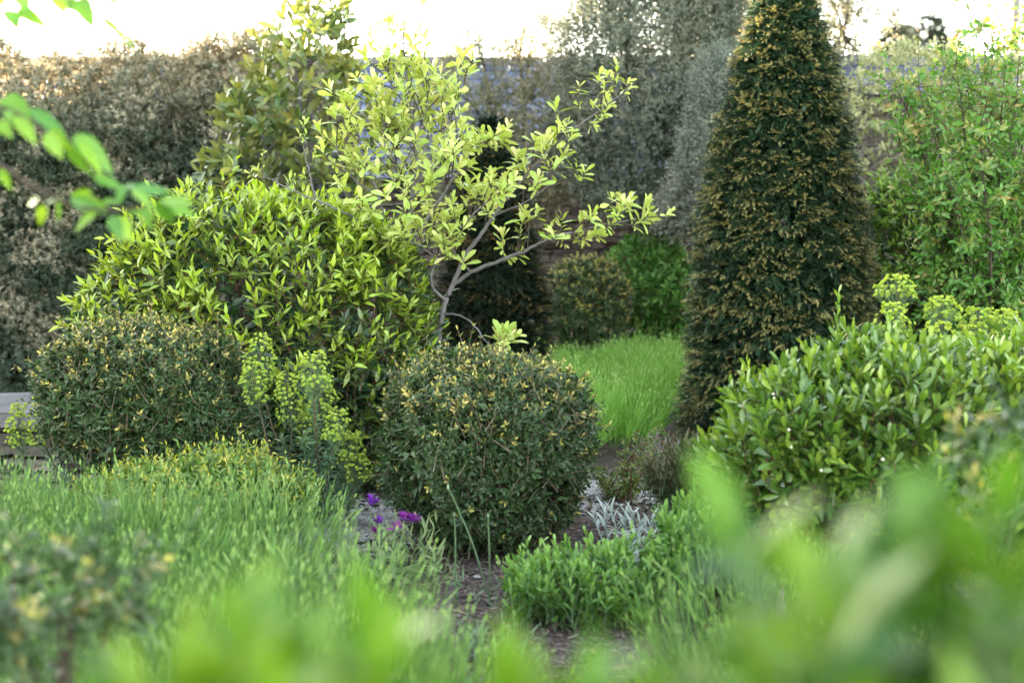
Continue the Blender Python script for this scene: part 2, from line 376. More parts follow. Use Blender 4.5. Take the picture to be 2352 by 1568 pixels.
# ------------------------------------------------------------------ stone walls and buildings
BOXF = np.array([(0, 1, 3, 2), (4, 6, 7, 5), (0, 4, 5, 1), (2, 3, 7, 6), (0, 2, 6, 4), (1, 5, 7, 3)])
def boxes(mb, C, H, rough=.0, rot=None):
    n = len(C); S = np.array([(x, y, z) for x in (-1, 1) for y in (-1, 1) for z in (-1, 1)], float)
    V = S[None] * H[:, None]
    if rough: V = V + rng.normal(size=V.shape) * rough
    V = V + C[:, None]
    A = np.zeros((n, 8, 3)); A[..., 1] = rng.random(n)[:, None]
    mb.add(V.reshape(-1, 3), (BOXF[None] + (np.arange(n) * 8)[:, None, None]).reshape(-1, 4), A.reshape(-1, 3))
def stone_courses(x0, x1, z0, z1, y0, depth, ch=.075):
    mb = MB(); C, H = [], []; z = z0
    while z < z1 - .01:
        h = min(ch * rng.uniform(.7, 1.35), z1 - z); x = x0 - rng.uniform(0, .3)
        while x < x1:
            l = rng.uniform(.10, .34); C.append((x + l / 2, y0 + depth / 2 + rng.normal() * .022, z + h / 2)); H.append((l / 2 - .008, depth / 2, h / 2 - .006)); x += l
        z += h
    boxes(mb, np.array(C), np.array(H), .008)
    return mb
def slate_roof(x0, x1, ye, ze, yr, zr, rows, sw=.34):
    """overlapping courses of slates from the eave (ye, ze) up to the ridge (yr, zr)"""
    mb = MB(); e = np.array([0, ye, ze]); r = np.array([0, yr, zr]); up = (r - e) / rows; ul = np.linalg.norm(up); dirn = up / ul; nn = np.array([0, -dirn[2], dirn[1]])
    for k in range(rows):
        n = int((x1 - x0) / sw) + 1; xs = x0 + (np.arange(n) + (.5 if k % 2 else 0)) * sw
        xs = xs[xs + sw < x1 + .01]; n = len(xs)
        jl = rng.normal(size=n) * .008
        p0 = e + up * k + nn * .022; p1 = e + up * (k + 1.25)
        V = np.zeros((n, 8, 3)); th = nn * .012
        for a, (base, sg) in enumerate(((p0, 0), (p0, 1), (p1, 1), (p1, 0))):
            V[:, a] = base; V[:, a + 4] = base + th
            V[:, a, 0] = V[:, a + 4, 0] = xs + (sw - .006) * sg
        V[:, (0, 1, 4, 5)] -= (dirn * 1)[None, None] * jl[:, None, None]
        A = np.zeros((n, 8, 3)); A[..., 1] = rng.random(n)[:, None]
        TF = np.array([(4, 5, 6, 7), (3, 2, 1, 0), (0, 1, 5, 4), (1, 2, 6, 5), (2, 3, 7, 6), (3, 0, 4, 7)])
        mb.add(V.reshape(-1, 3), (TF[None] + (np.arange(n) * 8)[:, None, None]).reshape(-1, 4), A.reshape(-1, 3))
    return mb
def ridge(x0, x1, y, z, r=.09):
    mb = MB(); x = x0
    C, H = [], []
    while x < x1:
        l = rng.uniform(.42, .5); C.append((x + l / 2, y, z + .03 + rng.normal() * .006)); H.append((l / 2 - .006, r, .05)); x += l
    boxes(mb, np.array(C), np.array(H), .008); return mb
# long slate roofed building straight behind
xa, xb = -8.0, at(1990, 300, 15.6)[0]  # unseen left end, lengthened behind the hedge to block low sun
YE, YR = 15.4, 18.2
ZE, ZR = at(1176, 415, YE)[2], at(1176, 150, YR)[2]
bld = thing("stone_building", "long low stone building with blue grey slate roof behind the yellow green magnolia", "building", ((xa + xb) / 2, 17, 0))
stone_courses(xa, xb, 0, ZE + .13, YE + .25, .35).build("wall", M["stone_dark"], bld, False)
mb = MB(); boxes(mb, np.array([((xa + xb) / 2, 18.4, 1.5), (xa + .2, 18.2, .9), (xb - .2, 18.2, .9)]), np.array([((xb - xa) / 2 - .05, .15, 1.55), (.15, 2.2, .85), (.15, 2.2, .85)])); mb.build("rear_wall", M["stone_dark"], bld, False)
rf = slate_roof(xa - .2, xb + .2, YE - .05, ZE, YR, ZR, 13).build("roof", M["slate"], bld, False)
slate_roof(xa - .2, xb + .2, YR + 2.8, ZE, YR, ZR, 13).build("rear_roof", M["slate"], bld, False)
ridge(xa - .25, xb + .2, YR, ZR + .02).build("ridge_cap", M["coping"], rf, False)
# outbuilding on the right
xa2, xb2 = at(1985, 300, 12.2)[0], at(2620, 300, 12.2)[0]
YE2, YR2 = 12.0, 14.4
ZE2, ZR2 = at(2000, 226, YE2)[2], at(2000, 152, YR2)[2]
ob = thing("stone_outbuilding", "rough stone outbuilding under a slate roof behind the red tipped tall shrub", "building", ((xa2 + xb2) / 2, 13, 0))
stone_courses(xa2, xb2, 0, ZE2 + .04, YE2 + .2, .35).build("wall", M["stone_dark"], ob, False)
rf2 = slate_roof(xa2 - .12, xb2, YE2 - .05, ZE2, YR2, ZR2, 10).build("roof", M["slate"], ob, False)
ridge(xa2 - .12, xb2, YR2, ZR2 + .02).build("ridge_cap", M["coping"], rf2, False)
slate_roof(xa2 - .12, xb2, YR2 + 2.4, ZE2, YR2, ZR2, 10).build("rear_roof", M["slate"], ob, False)
mb = MB(); boxes(mb, np.array([((xa2 + xb2) / 2, 14.6, 1.25), (xa2 + .15, 14.2, 1.1)]), np.array([((xb2 - xa2) / 2 - .05, .15, 1.27), (.15, 1.9, 1.2)])); mb.build("rear_wall", M["stone_dark"], ob, False)
# low dry stone wall on the left
dw = thing("dry_stone_wall", "low dry stone garden wall with flat grey coping slabs, partly behind the left ball shrub", "wall", (-3.5, 8.1, 0))
stone_courses(-7.0, -1.7, 0, .40, 7.78, .5, .055).build("wall", M["stone"], dw, False)
mb = MB(); C, H = [], []; x = -7.0
while x < -1.7:
    l = rng.uniform(.5, .95); C.append((x + l / 2, 8.05, .45 + rng.normal() * .004)); H.append((l / 2 - .008, .36, .045)); x += l
boxes(mb, np.array(C), np.array(H), .009); mb.build("coping", M["coping"], dw, False)

# ------------------------------------------------------------------ far trees and pole
def conifer(x, y, d, hgt, wid, label):
    top = at(x, y, d); base = np.array([top[0], d, 0.]); r = wid
    t = thing("conifer_tree", label, "tree", base, "far conifers beyond the outbuilding")
    tb = MB(); tube(tb, [base, [top[0], d, top[2] - .3]], [.3, .05], 6); tb.build("trunk", M["bark_dark"], t)
    n = 5200; u = rng.random(n) ** .6; z = top[2] - u * hgt; th = rng.uniform(0, 6.28, n)
    lay = .75 + .35 * np.sin(z * 2.6 + th * 1.3 + noise(np.stack([th, z, z], 1), 1.2, 3) * 1.6)
    rr = (.12 + u ** .8 * r) * lay * np.sqrt(rng.uniform(.15, 1, n))
    P = np.stack([top[0] + rr * np.cos(th), d + rr * np.sin(th), z], 1)
    mb = MB(); D = nrm(np.stack([np.cos(th), np.sin(th), rng.normal(size=n) * .3 + .2], 1))
    leaves(mb, T_DIA, P, D, UP + jit(n, .3), rng.uniform(.35, .8, n), rng.uniform(.1, .24, n), rng.random(n), .1)
    mb.build("crown", M["conifer"], t)
conifer(2135, 30, 60, 6, 2.6, "larger blurred dark conifer on the skyline above the outbuilding roof")
conifer(2062, 52, 62, 4.5, 1.3, "smaller narrow far conifer left of the larger one on the skyline")
pl = thing("wooden_pole", "thin upright grey pole standing against the sky above the red tipped shrub", "pole", (at(2338, 60, 24)[0], 24, 0))
mb = MB(); p = at(2338, -120, 24); tube(mb, [[p[0], 24, 0], p], [.085, .07], 10, sub=1); mb.build("post", M["pole"], pl)
mb = MB(); tube(mb, [p + [-.5, 0, -.1], p + [.5, 0, -.1]], [.05, .05], 6, sub=1); mb.build("crossarm", M["pole"], pl)

# ------------------------------------------------------------------ the big hedge on the left
hd = thing("tall_hedge", "tall dark clipped hedge with pale tips along the left back of the garden", "hedge", (-5, 12.8, 0))
hx0, hx1, hy0, hy1 = -8.2, at(800, 300, 12.4)[0], 12.2, 13.5
def hedge_top(x): return 2.98 + .08 * np.sin(x * 2.1) + .06 * np.sin(x * 5.3 + 1) + .05 * np.sin(x * 11.) - .20 * np.clip((x + 2.6) / 1.2, 0, 1)
mb = MB()
n = 21000; P = np.stack([rng.uniform(hx0, hx1, n), np.full(n, hy0), rng.random(n)], 1); P[:, 2] *= hedge_top(P[:, 0])
bulge = noise(P * [1, 0, 1], 2.6, 21) * .10 + noise(P * [1, 0, 1], 7., 22) * .06
P[:, 1] += -bulge + rng.uniform(-.03, .22, n) + .14 * np.clip((P[:, 2] / hedge_top(P[:, 0]) - .85) / .15, 0, 1) ** 2
ok = rng.random(n) > .5 * np.clip((P[:, 2] - hedge_top(P[:, 0]) + .7) / .4, 0, 1); P = P[ok]; n = len(P)
N = np.tile([0, -1., .25], (n, 1))
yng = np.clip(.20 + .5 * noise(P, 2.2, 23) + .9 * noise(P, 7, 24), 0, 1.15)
shoots(mb, T_DIA, P, nrm(N + jit(n, .5) + [0, 0, .45]), .10, 9, .05, .021, 1.25, .4, 0, 1, .1, young=np.clip(yng + .75 * np.clip((P[:, 2] - 1.9) / .7, 0, 1), 0, 1.1), agej=.08)  # paler toward the top: new growth plus glare painted into the leaf colour
n = 7500; P = np.stack([rng.uniform(hx0, hx1, n), hy0 + .08 + rng.random(n) * .36, np.zeros(n)], 1); P[:, 2] = hedge_top(P[:, 0]) - .85 * rng.random(n) ** 1.6
shoots(mb, T_DIA, P, nrm(UP + jit(n, .25)), rng.uniform(.08, .30, n), 10, .045, .018, 1.1, .35, .2, 1, .1, young=rng.uniform(.75, 1.15, n), agej=.1)  # cream top shoots, part new growth, part painted glare
n = 120000; P = np.stack([rng.uniform(hx0, hx1, n), rng.uniform(hy0 + .1, hy1, n), rng.random(n)], 1); P[:, 2] *= hedge_top(P[:, 0]) - .05
P[:, 1] = hy0 + .12 + (P[:, 1] - hy0 - .1) * (1 - .72 * np.clip((P[:, 2] - hedge_top(P[:, 0]) + 1.0) / .6, 0, 1))
thin = np.clip((P[:, 2] - hedge_top(P[:, 0]) + .75 + .15 * noise(P, 2., 26)) / .5, 0, .72) * np.clip((-P[:, 0] - 2.6) / .6 + .55, .55, 1)
keep = ((P[:, 0] < -2.5) | (rng.random(n) < .55)) & (rng.random(n) > thin); P = P[keep]; n = len(P)
leaves(mb, T_DIA, P, jit(n, 1), jit(n, 1) + [0, -1, .5], rng.uniform(.07, .12, n), rng.uniform(.04, .065, n), np.clip(rng.normal(size=n) * .15 + .8 * np.clip((P[:, 2] - 2.25) / .5, 0, 1), 0, 1), .1)  # inner leaves turn cream near the top, glare painted into their colour
n = 26000; P = np.stack([rng.uniform(-15.5, hx0, n), rng.uniform(hy0, hy1, n), rng.random(n)], 1); P[:, 2] *= hedge_top(P[:, 0])  # unseen hedge stretch, added to keep low sun off the foreground
leaves(mb, T_DIA, P, jit(n, 1), jit(n, 1) + [0, -1, .5], rng.uniform(.12, .2, n), rng.uniform(.07, .11, n), rng.random(n) * .6, .1)
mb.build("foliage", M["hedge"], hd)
tb = MB(); n = 420; P0 = np.stack([rng.uniform(hx0, hx1, n), rng.uniform(12.5, 13.2, n), rng.uniform(0, 2.2, n)], 1)
sticks(tb, P0, P0 + np.stack([rng.normal(size=n) * .25, rng.normal(size=n) * .2, rng.uniform(.3, .7, n)], 1), .012, .005, sides=4)
for x in np.arange(hx0 + .3, hx1, .9): tube(tb, [[x, 12.85, 0], [x + rng.normal() * .1, 12.85, 1.2], [x + rng.normal() * .2, 12.85, 2.5]], [.045, .03, .012], 6)
tb.build("stems", M["bark_dark"], hd)

# ------------------------------------------------------------------ trees with lobed crowns at the back
def lobed_tree(name, label, cat, lobes, base, mat, n, L, W, T=T_DIA, k=9, gap=0., trunk=.06, upw=.5, fill=.35, yb=.4, bark="bark_dark", group=None, Ls=.16, seed=3, tipscale=.7):
    base = np.array(base, float); t = thing(name, label, cat, base, group)
    tb = MB(); top = max(lobes, key=lambda b: b[0][2])
    cm = np.mean([b[0] for b in lobes], axis=0)
    fork = base + (np.array([cm[0], cm[1], 0]) - base * [1, 1, 0]) * .5; fork[2] = max(.4, min(b[0][2] - b[1][2] for b in lobes) * .7 + .2)
    tube(tb, [base, (base + fork) / 2 + jit(1, .03)[0], fork], [trunk, trunk * .85, trunk * .75], 8)
    for (c, r, p) in lobes:
        tube(tb, [fork, fork + (c - fork) * .5 + jit(1, .08)[0] + [0, 0, .05], c + jit(1, .05)[0], c + UP * r[2] * .8 + jit(1, .06)[0]], [trunk * .6, trunk * .42, trunk * .25, .006], 6)
        for _ in range(7):
            d = nrm(rng.normal(size=3)); q = c + d * r * .85; tube(tb, [c - UP * r[2] * .3, c + d * r * .4 + jit(1, .04)[0], q], [trunk * .22, trunk * .14, .004], 5, sub=3)
    tb.build("trunk", M[bark], t)
    mb = MB()
    P, N = surf(lobes, n, .16, 2.2, seed, back=.6)
    if gap:
        ok = noise(P, 3.2, seed + 5) > gap; P, N = P[ok], N[ok]
    m = len(P); P = P - N * rng.uniform(0, .28, m)[:, None] * lobes[0][1][0]
    shoots(mb, T, P, nrm(N * .7 + UP * upw + jit(m, .4)), Ls, k, L, W, 1.2, .4, 0, 1, .15, young=np.clip(yb + .3 * noise(P, 2.5, seed + 1) + rng.normal(size=m) * .2, 0, 1), tipscale=tipscale)
    P, N = surf(lobes, int(n * fill * 6), .1, 2.2, seed, back=1, inset=(.25, .95))
    if gap:
        ok = noise(P, 3.2, seed + 5) > gap; P = P[ok]
    m = len(P); leaves(mb, T, P, jit(m, 1) + UP * .3, UP + jit(m, .8), L * rng.uniform(.8, 1.3, m), W * rng.uniform(.8, 1.3, m), np.clip(rng.normal(size=m) * .2, 0, 1), .15)
    mb.build("crown", M[mat], t)
    return t
lobed_tree("evergreen_oak_tree", "tall dense grey green evergreen tree left of the big yew cone", "tree",
    [blob(1440, 130, 13, 150, 190), blob(1520, 300, 12.8, 140, 190), blob(1390, 330, 13.1, 110, 150), blob(1560, 60, 13.2, 130, 170), blob(1480, 440, 12.9, 140, 90)],
    (at(1470, 600, 13)[0], 13, 0), "oak", 11500, .055, .018, gap=-1.1, yb=.25, seed=31, fill=.45)
lobed_tree("evergreen_oak_tree", "sparser sunlit evergreen tree in front of the slate roof, right of the magnolia", "tree",
    [blob(1190, 110, 14, 75, 80), blob(1090, 140, 13.9, 60, 70), blob(1020, 330, 13.7, 75, 120), blob(1110, 240, 13.8, 90, 130), blob(1220, 190, 14, 90, 130), blob(1260, 330, 13.6, 100, 120), blob(1150, 400, 13.7, 110, 110)],
    (at(1190, 600, 13.8)[0], 13.8, 0), "oak_pale", 5200, .05, .018, gap=-.45, yb=.45, seed=33, fill=.22)
lobed_tree("evergreen_oak_tree", "loose pale evergreen tree rising behind the big yew cone with sky gaps", "tree",
    [blob(1690, 90, 14, 110, 150), blob(1800, 60, 14.3, 130, 160), blob(1945, 55, 14.2, 110, 130), blob(1700, 260, 13.9, 100, 120)],
    (at(1760, 600, 14)[0], 14.1, 0), "oak_pale", 7000, .052, .02, gap=-.5, yb=.5, seed=37, fill=.2)
lobed_tree("silver_shrub", "silvery grey leaved tall shrub against the left edge of the yew cone", "shrub",
    [blob(1655, 250, 11.8, 55, 110), blob(1640, 390, 11.7, 70, 110), blob(1600, 480, 11.9, 70, 60)],
    (at(1640, 600, 11.8)[0], 11.8, 0), "silver_oak", 2200, .05, .015, yb=.35, seed=39, trunk=.03)
lobed_tree("evergreen_magnolia_tree", "evergreen magnolia with big green and rusty yellow leaves before the hedge", "tree",
    [blob(735, 60, 10.6, 45, 70), blob(805, 300, 10.5, 50, 120), blob(700, 130, 10.6, 75, 80), blob(700, 250, 10.5, 115, 110), blob(600, 330, 10.4, 85, 100), blob(760, 360, 10.5, 100, 130), blob(560, 430, 10.3, 80, 60), blob(700, 470, 10.4, 130, 70)],
    (at(720, 700, 10.5)[0], 10.6, 0), "evergreen_magnolia", 380, .135, .05, T=T_OVAL, k=8, yb=.45, seed=41, bark="bark_grey", fill=.05, Ls=.14, gap=-.8, trunk=.05, tipscale=.85)

# ------------------------------------------------------------------ yews
def yew(name, label, prof, x, d, mat, n, nneed=26, sl=(.07, .14), nl=.021, gold=.6, seed=5, extra=0):
    zs = np.array([at(x, y, d)[2] for y, r in prof]); rs = np.array([r * d / F for y, r in prof])
    o = np.argsort(zs); zs, rs = zs[o], rs[o]; xc = at(x, 478, d)[0]
    t = thing(name, label, "tree", (xc, d, 0), None)
    tb = MB(); tube(tb, [[xc, d, 0], [xc, d, zs[-1] - .15]], [.09, .012], 8)
    m = 260; z = rng.uniform(.1, zs[-1] - .2, m); th = rng.uniform(0, 6.28, m); r = np.interp(z, zs, rs) * .85
    P0 = np.stack([np.full(m, xc), np.full(m, d), z - .1 * r], 1); P0[:, 2] = np.maximum(P0[:, 2] - .15, .05)
    sticks(tb, P0, np.stack([xc + r * np.cos(th), d + r * np.sin(th), z + .05], 1), .012, .004, sides=4)
    tb.build("trunk", M["bark_brown"], t)
    mb = MB()
    def place(n, lo, hi, backkeep):
        z = rng.uniform(.03, zs[-1], n * 3); r = np.interp(z, zs, rs)
        ok = rng.random(n * 3) < (r + .05) / rs.max(); z, r = z[ok][:n], r[ok][:n]; m = len(z)
        th = rng.uniform(0, 6.28, m); ok = (np.sin(th) < .3) | (rng.random(m) < backkeep); z, r, th = z[ok], r[ok], th[ok]; m = len(z)
        Q = np.stack([np.cos(th), np.sin(th), z * 1.0], 1)
        disp = 1 + .035 * noise(Q * [1, 1, 1.], 2.4, seed) + .025 * noise(Q, 7, seed + 1)
        rr = r * disp * rng.uniform(lo, hi, m)
        return np.stack([xc + rr * np.cos(th), d + rr * np.sin(th), z], 1), np.stack([np.cos(th), np.sin(th), np.zeros(m)], 1), m
    def sprays(B, A, sll, yng, S=None):
        m = len(B); S = nrm(np.cross(A, UP) + jit(m, .15)); N = np.cross(S, A)
        for i in range(nneed):
            tt = (i // 2 + .3) / (nneed / 2); sd_ = 1 if i % 2 else -1
            P = B + A * (sll * tt)[:, None] - UP * (sll * .25 * tt ** 2)[:, None]
            D = S * sd_ + A * (.55 + .5 * tt) - UP * .25 * tt + N * .15 + jit(m, .16)
            age = np.clip(yng * np.clip((tt - .45) * 3.3, 0, 1) + rng.normal(size=m) * .05, 0, 1)
            leaves(mb, T_NEEDLE, P, D, N + jit(m, .2), nl * rng.uniform(.8, 1.2, m) * (1.1 - .4 * tt), .0060, age)
        for i in range(6):                                       # needles at the very tip
            P = B + A * sll[:, None] - UP * (sll * .25)[:, None]
            leaves(mb, T_NEEDLE, P, A + jit(m, .45) - UP * .2, N + jit(m, .3), nl * .8, .0060, np.clip(yng, 0, 1))
    # branchlets: flat fans of sprays reaching outward, new growth gold at their tips
    B, R, m = place(n // 3, .93, 1.04, .45)
    ok = noise(B, 5.5, seed + 2) > -1.25; B, R = B[ok], R[ok]; m = len(B)
    cg = np.where(rng.random(m) < gold, rng.uniform(.6, 1.1, m), 0.); tilt = rng.normal(size=m) * .28 + .18; Tn = nrm(np.cross(UP, R) + UP * (rng.normal(size=m) * .45)[:, None] + R * (rng.normal(size=m) * .25)[:, None])
    B = B - R * .10
    for phi in (-.75, -.45, -.2, 0., .2, .45, .75):
        ph = phi + rng.normal(size=m) * .15
        A = nrm(R * np.cos(ph)[:, None] + Tn * np.sin(ph)[:, None] + UP * tilt[:, None] + jit(m, .08))
        sprays(B + R * .01, A, rng.uniform(*sl, m) * .85 * (1.15 - .35 * abs(phi)), cg * (rng.random(m) < .8))
    B, R, m = place(n, .74, .97, .5)
    A = nrm(R + jit(m, .45) + UP * rng.uniform(.0, .4, m)[:, None]); sll = rng.uniform(*sl, m); sprays(B - A * (sll * .7)[:, None], A, sll, np.zeros(m))
    n2 = 30000; z = rng.uniform(.02, zs[-1] - .05, n2); r = np.interp(z, zs, rs) * np.sqrt(rng.uniform(.02, .48, n2)); th = rng.uniform(0, 6.28, n2)
    P = np.stack([xc + r * np.cos(th), d + r * np.sin(th), z], 1)
    leaves(mb, T_DIA, P, jit(n2, 1), jit(n2, 1), rng.uniform(.06, .10, n2), rng.uniform(.03, .045, n2), 0., 0., rnd=np.zeros(n2))
    mb.build("foliage", M[mat], t)
    return t
yew("yew_tree", "tall clipped yew cone with bronze gold tips right of the middle", [(-115, 8), (-80, 30), (0, 78), (100, 118), (200, 143), (300, 169), (450, 192), (600, 212), (750, 224), (900, 236), (1000, 238), (1045, 225)],
    1795, 9.3, "yew", 10000, gold=.66, sl=(.06, .12))
yew("yew_tree", "small dark yew cone behind the yellow green magnolia trunk", [(268, 8), (300, 34), (340, 62), (420, 88), (520, 104), (600, 122), (680, 142), (760, 142), (830, 130), (900, 120)],
    1130, 10.3, "yew_dark", 4200, nneed=20, gold=.34, seed=15)

# ------------------------------------------------------------------ leaf shrubs
def shrub(name, label, blobs, mat, T, n, k, L, W, Ls, cat="shrub", amp=.06, f=3., seed=1, upw=.5, jt=.35, young=1., age0=0., age1=1., el0=1.15, el1=.35,
          pair=False, curl=.15, fill=2.2, stems=9, bark="bark_brown", twig="twig_red", tipscale=.6, group=None, agej=.12, shade=None, base=None, fillage=.0, gapn=None, outset=None):
    c0 = blobs[0][0]; b = np.array([c0[0], c0[1], 0.]) if base is None else np.array(base, float)
    t = thing(name, label, cat, b, group)
    P, N = surf(blobs, n, amp, f, seed)
    if gapn: ok = noise(P, gapn[0], seed + 9) > gapn[1]; P, N = P[ok], N[ok]
    m = len(P); A = nrm(N * (1 - upw) + UP * upw + jit(m, jt))
    yv = young(P, N) if callable(young) else np.full(m, young)
    P = P - A * Ls * .6 - N * rng.uniform(-.02, .07, m)[:, None]
    lsv = Ls * rng.uniform(.7, 1.35, m)
    if outset: lsv = lsv * np.where(rng.random(m) < outset[0], outset[1], 1)
    mb = MB()
    shoots(mb, T, P, A, lsv, k, L, W, el0, el1, age0, age1, curl, pair=pair, tipscale=tipscale, young=yv, agej=agej)
    Pf, Nf = surf(blobs, int(n * fill), amp, f, seed, inset=(.5, .95), back=1.)
    q = len(Pf); leaves(mb, T if len(T[0]) < 9 else T_LANCE if T is T_LANCE else T_DIA, Pf, Nf + jit(q, .8), UP + jit(q, .6) + Nf, L * rng.uniform(.9, 1.25, q), W * rng.uniform(.9, 1.25, q), np.clip(fillage + rng.normal(size=q) * .06, 0, 1), curl)
    mb.build("foliage", M[mat], t)
    tb = MB(); sticks(tb, P - A * .06, P + A * (lsv * .9)[:, None], .0022, .0012, 1)
    for i in range(stems):
        (c, r, p) = blobs[i % len(blobs)]
        th = rng.uniform(0, 6.28); e = c + r * np.array([.7 * math.cos(th), .7 * math.sin(th), rng.uniform(-.1, .6)])
        s0 = b + [rng.normal() * .05, rng.normal() * .05, 0]
        tube(tb, [s0, s0 * .5 + e * .5 + np.array([0, 0, -.05]) + jit(1, .04)[0], e], [.016, .011, .004], 6, wob=.003)
        for _ in range(5):
            u = rng.uniform(.35, .95); q0 = s0 + (e - s0) * u; th = nrm(rng.normal(size=3) + [0, 0, .4]); tube(tb, [q0, q0 + th * r * rng.uniform(.3, .55)], [.006, .002], 4, sub=1)
    tb.build("branches", [M[bark], M[twig]], t)
    return t
# big bright laurel
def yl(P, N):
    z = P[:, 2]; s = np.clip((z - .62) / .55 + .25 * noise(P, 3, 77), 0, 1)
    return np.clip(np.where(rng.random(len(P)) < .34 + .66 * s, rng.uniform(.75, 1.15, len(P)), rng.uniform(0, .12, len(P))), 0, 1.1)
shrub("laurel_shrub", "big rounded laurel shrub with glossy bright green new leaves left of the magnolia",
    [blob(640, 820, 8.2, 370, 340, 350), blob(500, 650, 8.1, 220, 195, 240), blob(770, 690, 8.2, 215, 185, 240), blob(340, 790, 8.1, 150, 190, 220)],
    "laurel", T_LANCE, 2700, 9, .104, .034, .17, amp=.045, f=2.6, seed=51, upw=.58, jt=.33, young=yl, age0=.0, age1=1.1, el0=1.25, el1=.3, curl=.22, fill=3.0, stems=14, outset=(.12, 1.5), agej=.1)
def yt(lo, hi, ztop, zr):
    def f(P, N):
        s = np.clip((P[:, 2] - ztop) / zr + .5, 0, 1); m = len(P)
        return np.where(rng.random(m) < lo + (hi - lo) * s, rng.uniform(.7, 1.15, m), rng.uniform(.0, .18, m))
    return f
VB = dict(mat="viburnum", T=T_OVAL, k=10, L=.048, W=.022, Ls=.08, upw=.4, jt=.4, age0=-1.0, age1=1.15, el0=1.35, el1=.45, pair=True, curl=.2, tipscale=.42, agej=.06, twig="stem_pale", group="clipped ball shrubs")
shrub("ball_shrub", "clipped dark leaved ball shrub with yellow bronze tips in the centre front", [blob(1112, 1020, 6.7, 246, 208, 246, 2.15), blob(1130, 1120, 6.7, 205, 130, 205, 2.1)],
    n=3900, amp=.075, f=3.6, seed=61, young=yt(.10, .95, .74, .42), fill=2.6, stems=9, outset=(.08, 2.0), gapn=(6., -1.05), **VB)
shrub("ball_shrub", "wider clipped ball shrub with bronze tips in front of the low stone wall", [blob(335, 905, 7.2, 225, 165, 230, 2.2), blob(430, 950, 7.1, 165, 120, 160), blob(200, 905, 7.2, 78, 95, 130)],
    n=4100, amp=.085, f=3.6, seed=63, young=yt(.10, .97, .84, .40), fill=2.4, stems=9, outset=(.08, 2.0), gapn=(6., -1.05), **VB)
shrub("ball_shrub", "distant clipped ball shrub with yellow green tips between yew and bright green bush", [blob(1345, 700, 12.2, 98, 108, 98, 2.2)],
    n=1500, amp=.05, seed=65, young=yt(.15, .85, .8, .5), fill=2.4, stems=5, **VB)
G = dict(mat="gold", T=T_LANCE, k=9, L=.045, W=.017, Ls=.085, upw=.6, jt=.35, age0=-.35, age1=1.0, el0=1.2, el1=.35, pair=True, curl=.3, tipscale=.6, twig="stem_green")
shrub("golden_shrub", "low spreading shrub with golden new shoots behind the lavender", [blob(500, 1140, 6.35, 205, 98, 170), blob(320, 1150, 6.3, 140, 72, 130), blob(640, 1145, 6.3, 90, 50, 110)],
    n=1500, amp=.10, f=4, seed=67, fill=1.3, young=yt(.40, 1., .48, .3), stems=6, outset=(.2, 1.5), **G)
shrub("golden_shrub", "blurred shrub with orange yellow tips at the lower left front", [blob(160, 1330, 2.7, 190, 150, 190), blob(60, 1440, 2.6, 150, 130, 150)],
    n=90, amp=.2, f=4, seed=69, fill=.35, young=lambda P, N: (rng.random(len(P)) < .4) * 1.0, stems=6, outset=(.2, 1.5), base=(-.9, 2.7, 0), **{**G, "mat": "viburnum", "age0": -.4, "L": .042, "W": .02, "T": T_OVAL})
shrub("golden_shrub", "blurred bronze tipped shrub at the right front edge", [blob(2330, 1010, 2.9, 150, 120, 120), blob(2240, 1230, 2.9, 110, 150, 120), blob(2380, 1250, 2.9, 130, 200, 120)],
    n=80, amp=.2, f=4, seed=71, fill=.3, young=lambda P, N: (rng.random(len(P)) < .6) * 1.0, stems=6, outset=(.2, 1.5), base=(1.05, 2.95, 0), **{**G, "mat": "viburnum", "age0": -.4, "L": .042, "W": .02, "T": T_OVAL})
# glossy rosette shrub on the right
def yr_(P, N): return np.clip(.5 + .35 * noise(P, 3., 88) + rng.normal(size=len(P)) * .25, 0, 1.1)
gs = shrub("glossy_shrub", "broad glossy green shrub with upright leaf rosettes in front of the yew cone", 
    [blob(2130, 1060, 5.7, 330, 255, 330, 2.2), blob(1880, 1040, 5.7, 225, 190, 260), blob(2350, 1000, 5.8, 240, 210, 300), blob(1720, 1080, 5.75, 110, 85, 150), blob(1960, 860, 5.9, 105, 75, 120)],
    "gloss", T_OBOV, 2700, 9, .082, .027, .09, amp=.05, f=3.4, seed=73, upw=.62, jt=.3, young=yr_, age0=.05, age1=1.0, el0=1.15, el1=.28, curl=.10, tipscale=.8, fill=1.7, stems=14, outset=(.07, 1.6), gapn=(6., -1.5))
for (x, y, h) in ((1925, 672, .2), (1705, 850, .14), (1960, 745, .12)):
    mb = MB(); p = at(x, y, 5.75); sticks(mb, np.array([p - [0, 0, h]]), np.array([p]), .003, .0015, sides=5)
    shoots(mb, T_OBOV, np.array([p - [0, 0, h]]), np.array([UP]), h, 13, .06, .017, .5, .2, .1, .7, .05, tipscale=.7)
    mb.build("long_shoot", M["gloss"], gs)
for i in range(11):
    x, y = rng.uniform(1750, 2250), rng.uniform(880, 1120)
    p = at(x, y, 5.7 - .45 * min(1, max(0, (y - 800) / 250)) - .1); bm_ = MB(); lumps(bm_, np.array([p]), np.array([.007]), 1.0); bm_.build("flower_bud", M["bud"], gs)
shrub("bright_shrub", "bright mid green leafy bush against the stone wall left of the yew cone", [blob(1500, 660, 12.9, 100, 112, 100), blob(1560, 690, 12.8, 75, 95, 80), blob(1440, 700, 12.9, 60, 80, 70)],
    "choisya", T_OBOV, 1300, 8, .075, .026, .12, amp=.08, seed=75, upw=.6, young=yr_, curl=.1, tipscale=.8, fill=2.4, stems=6)
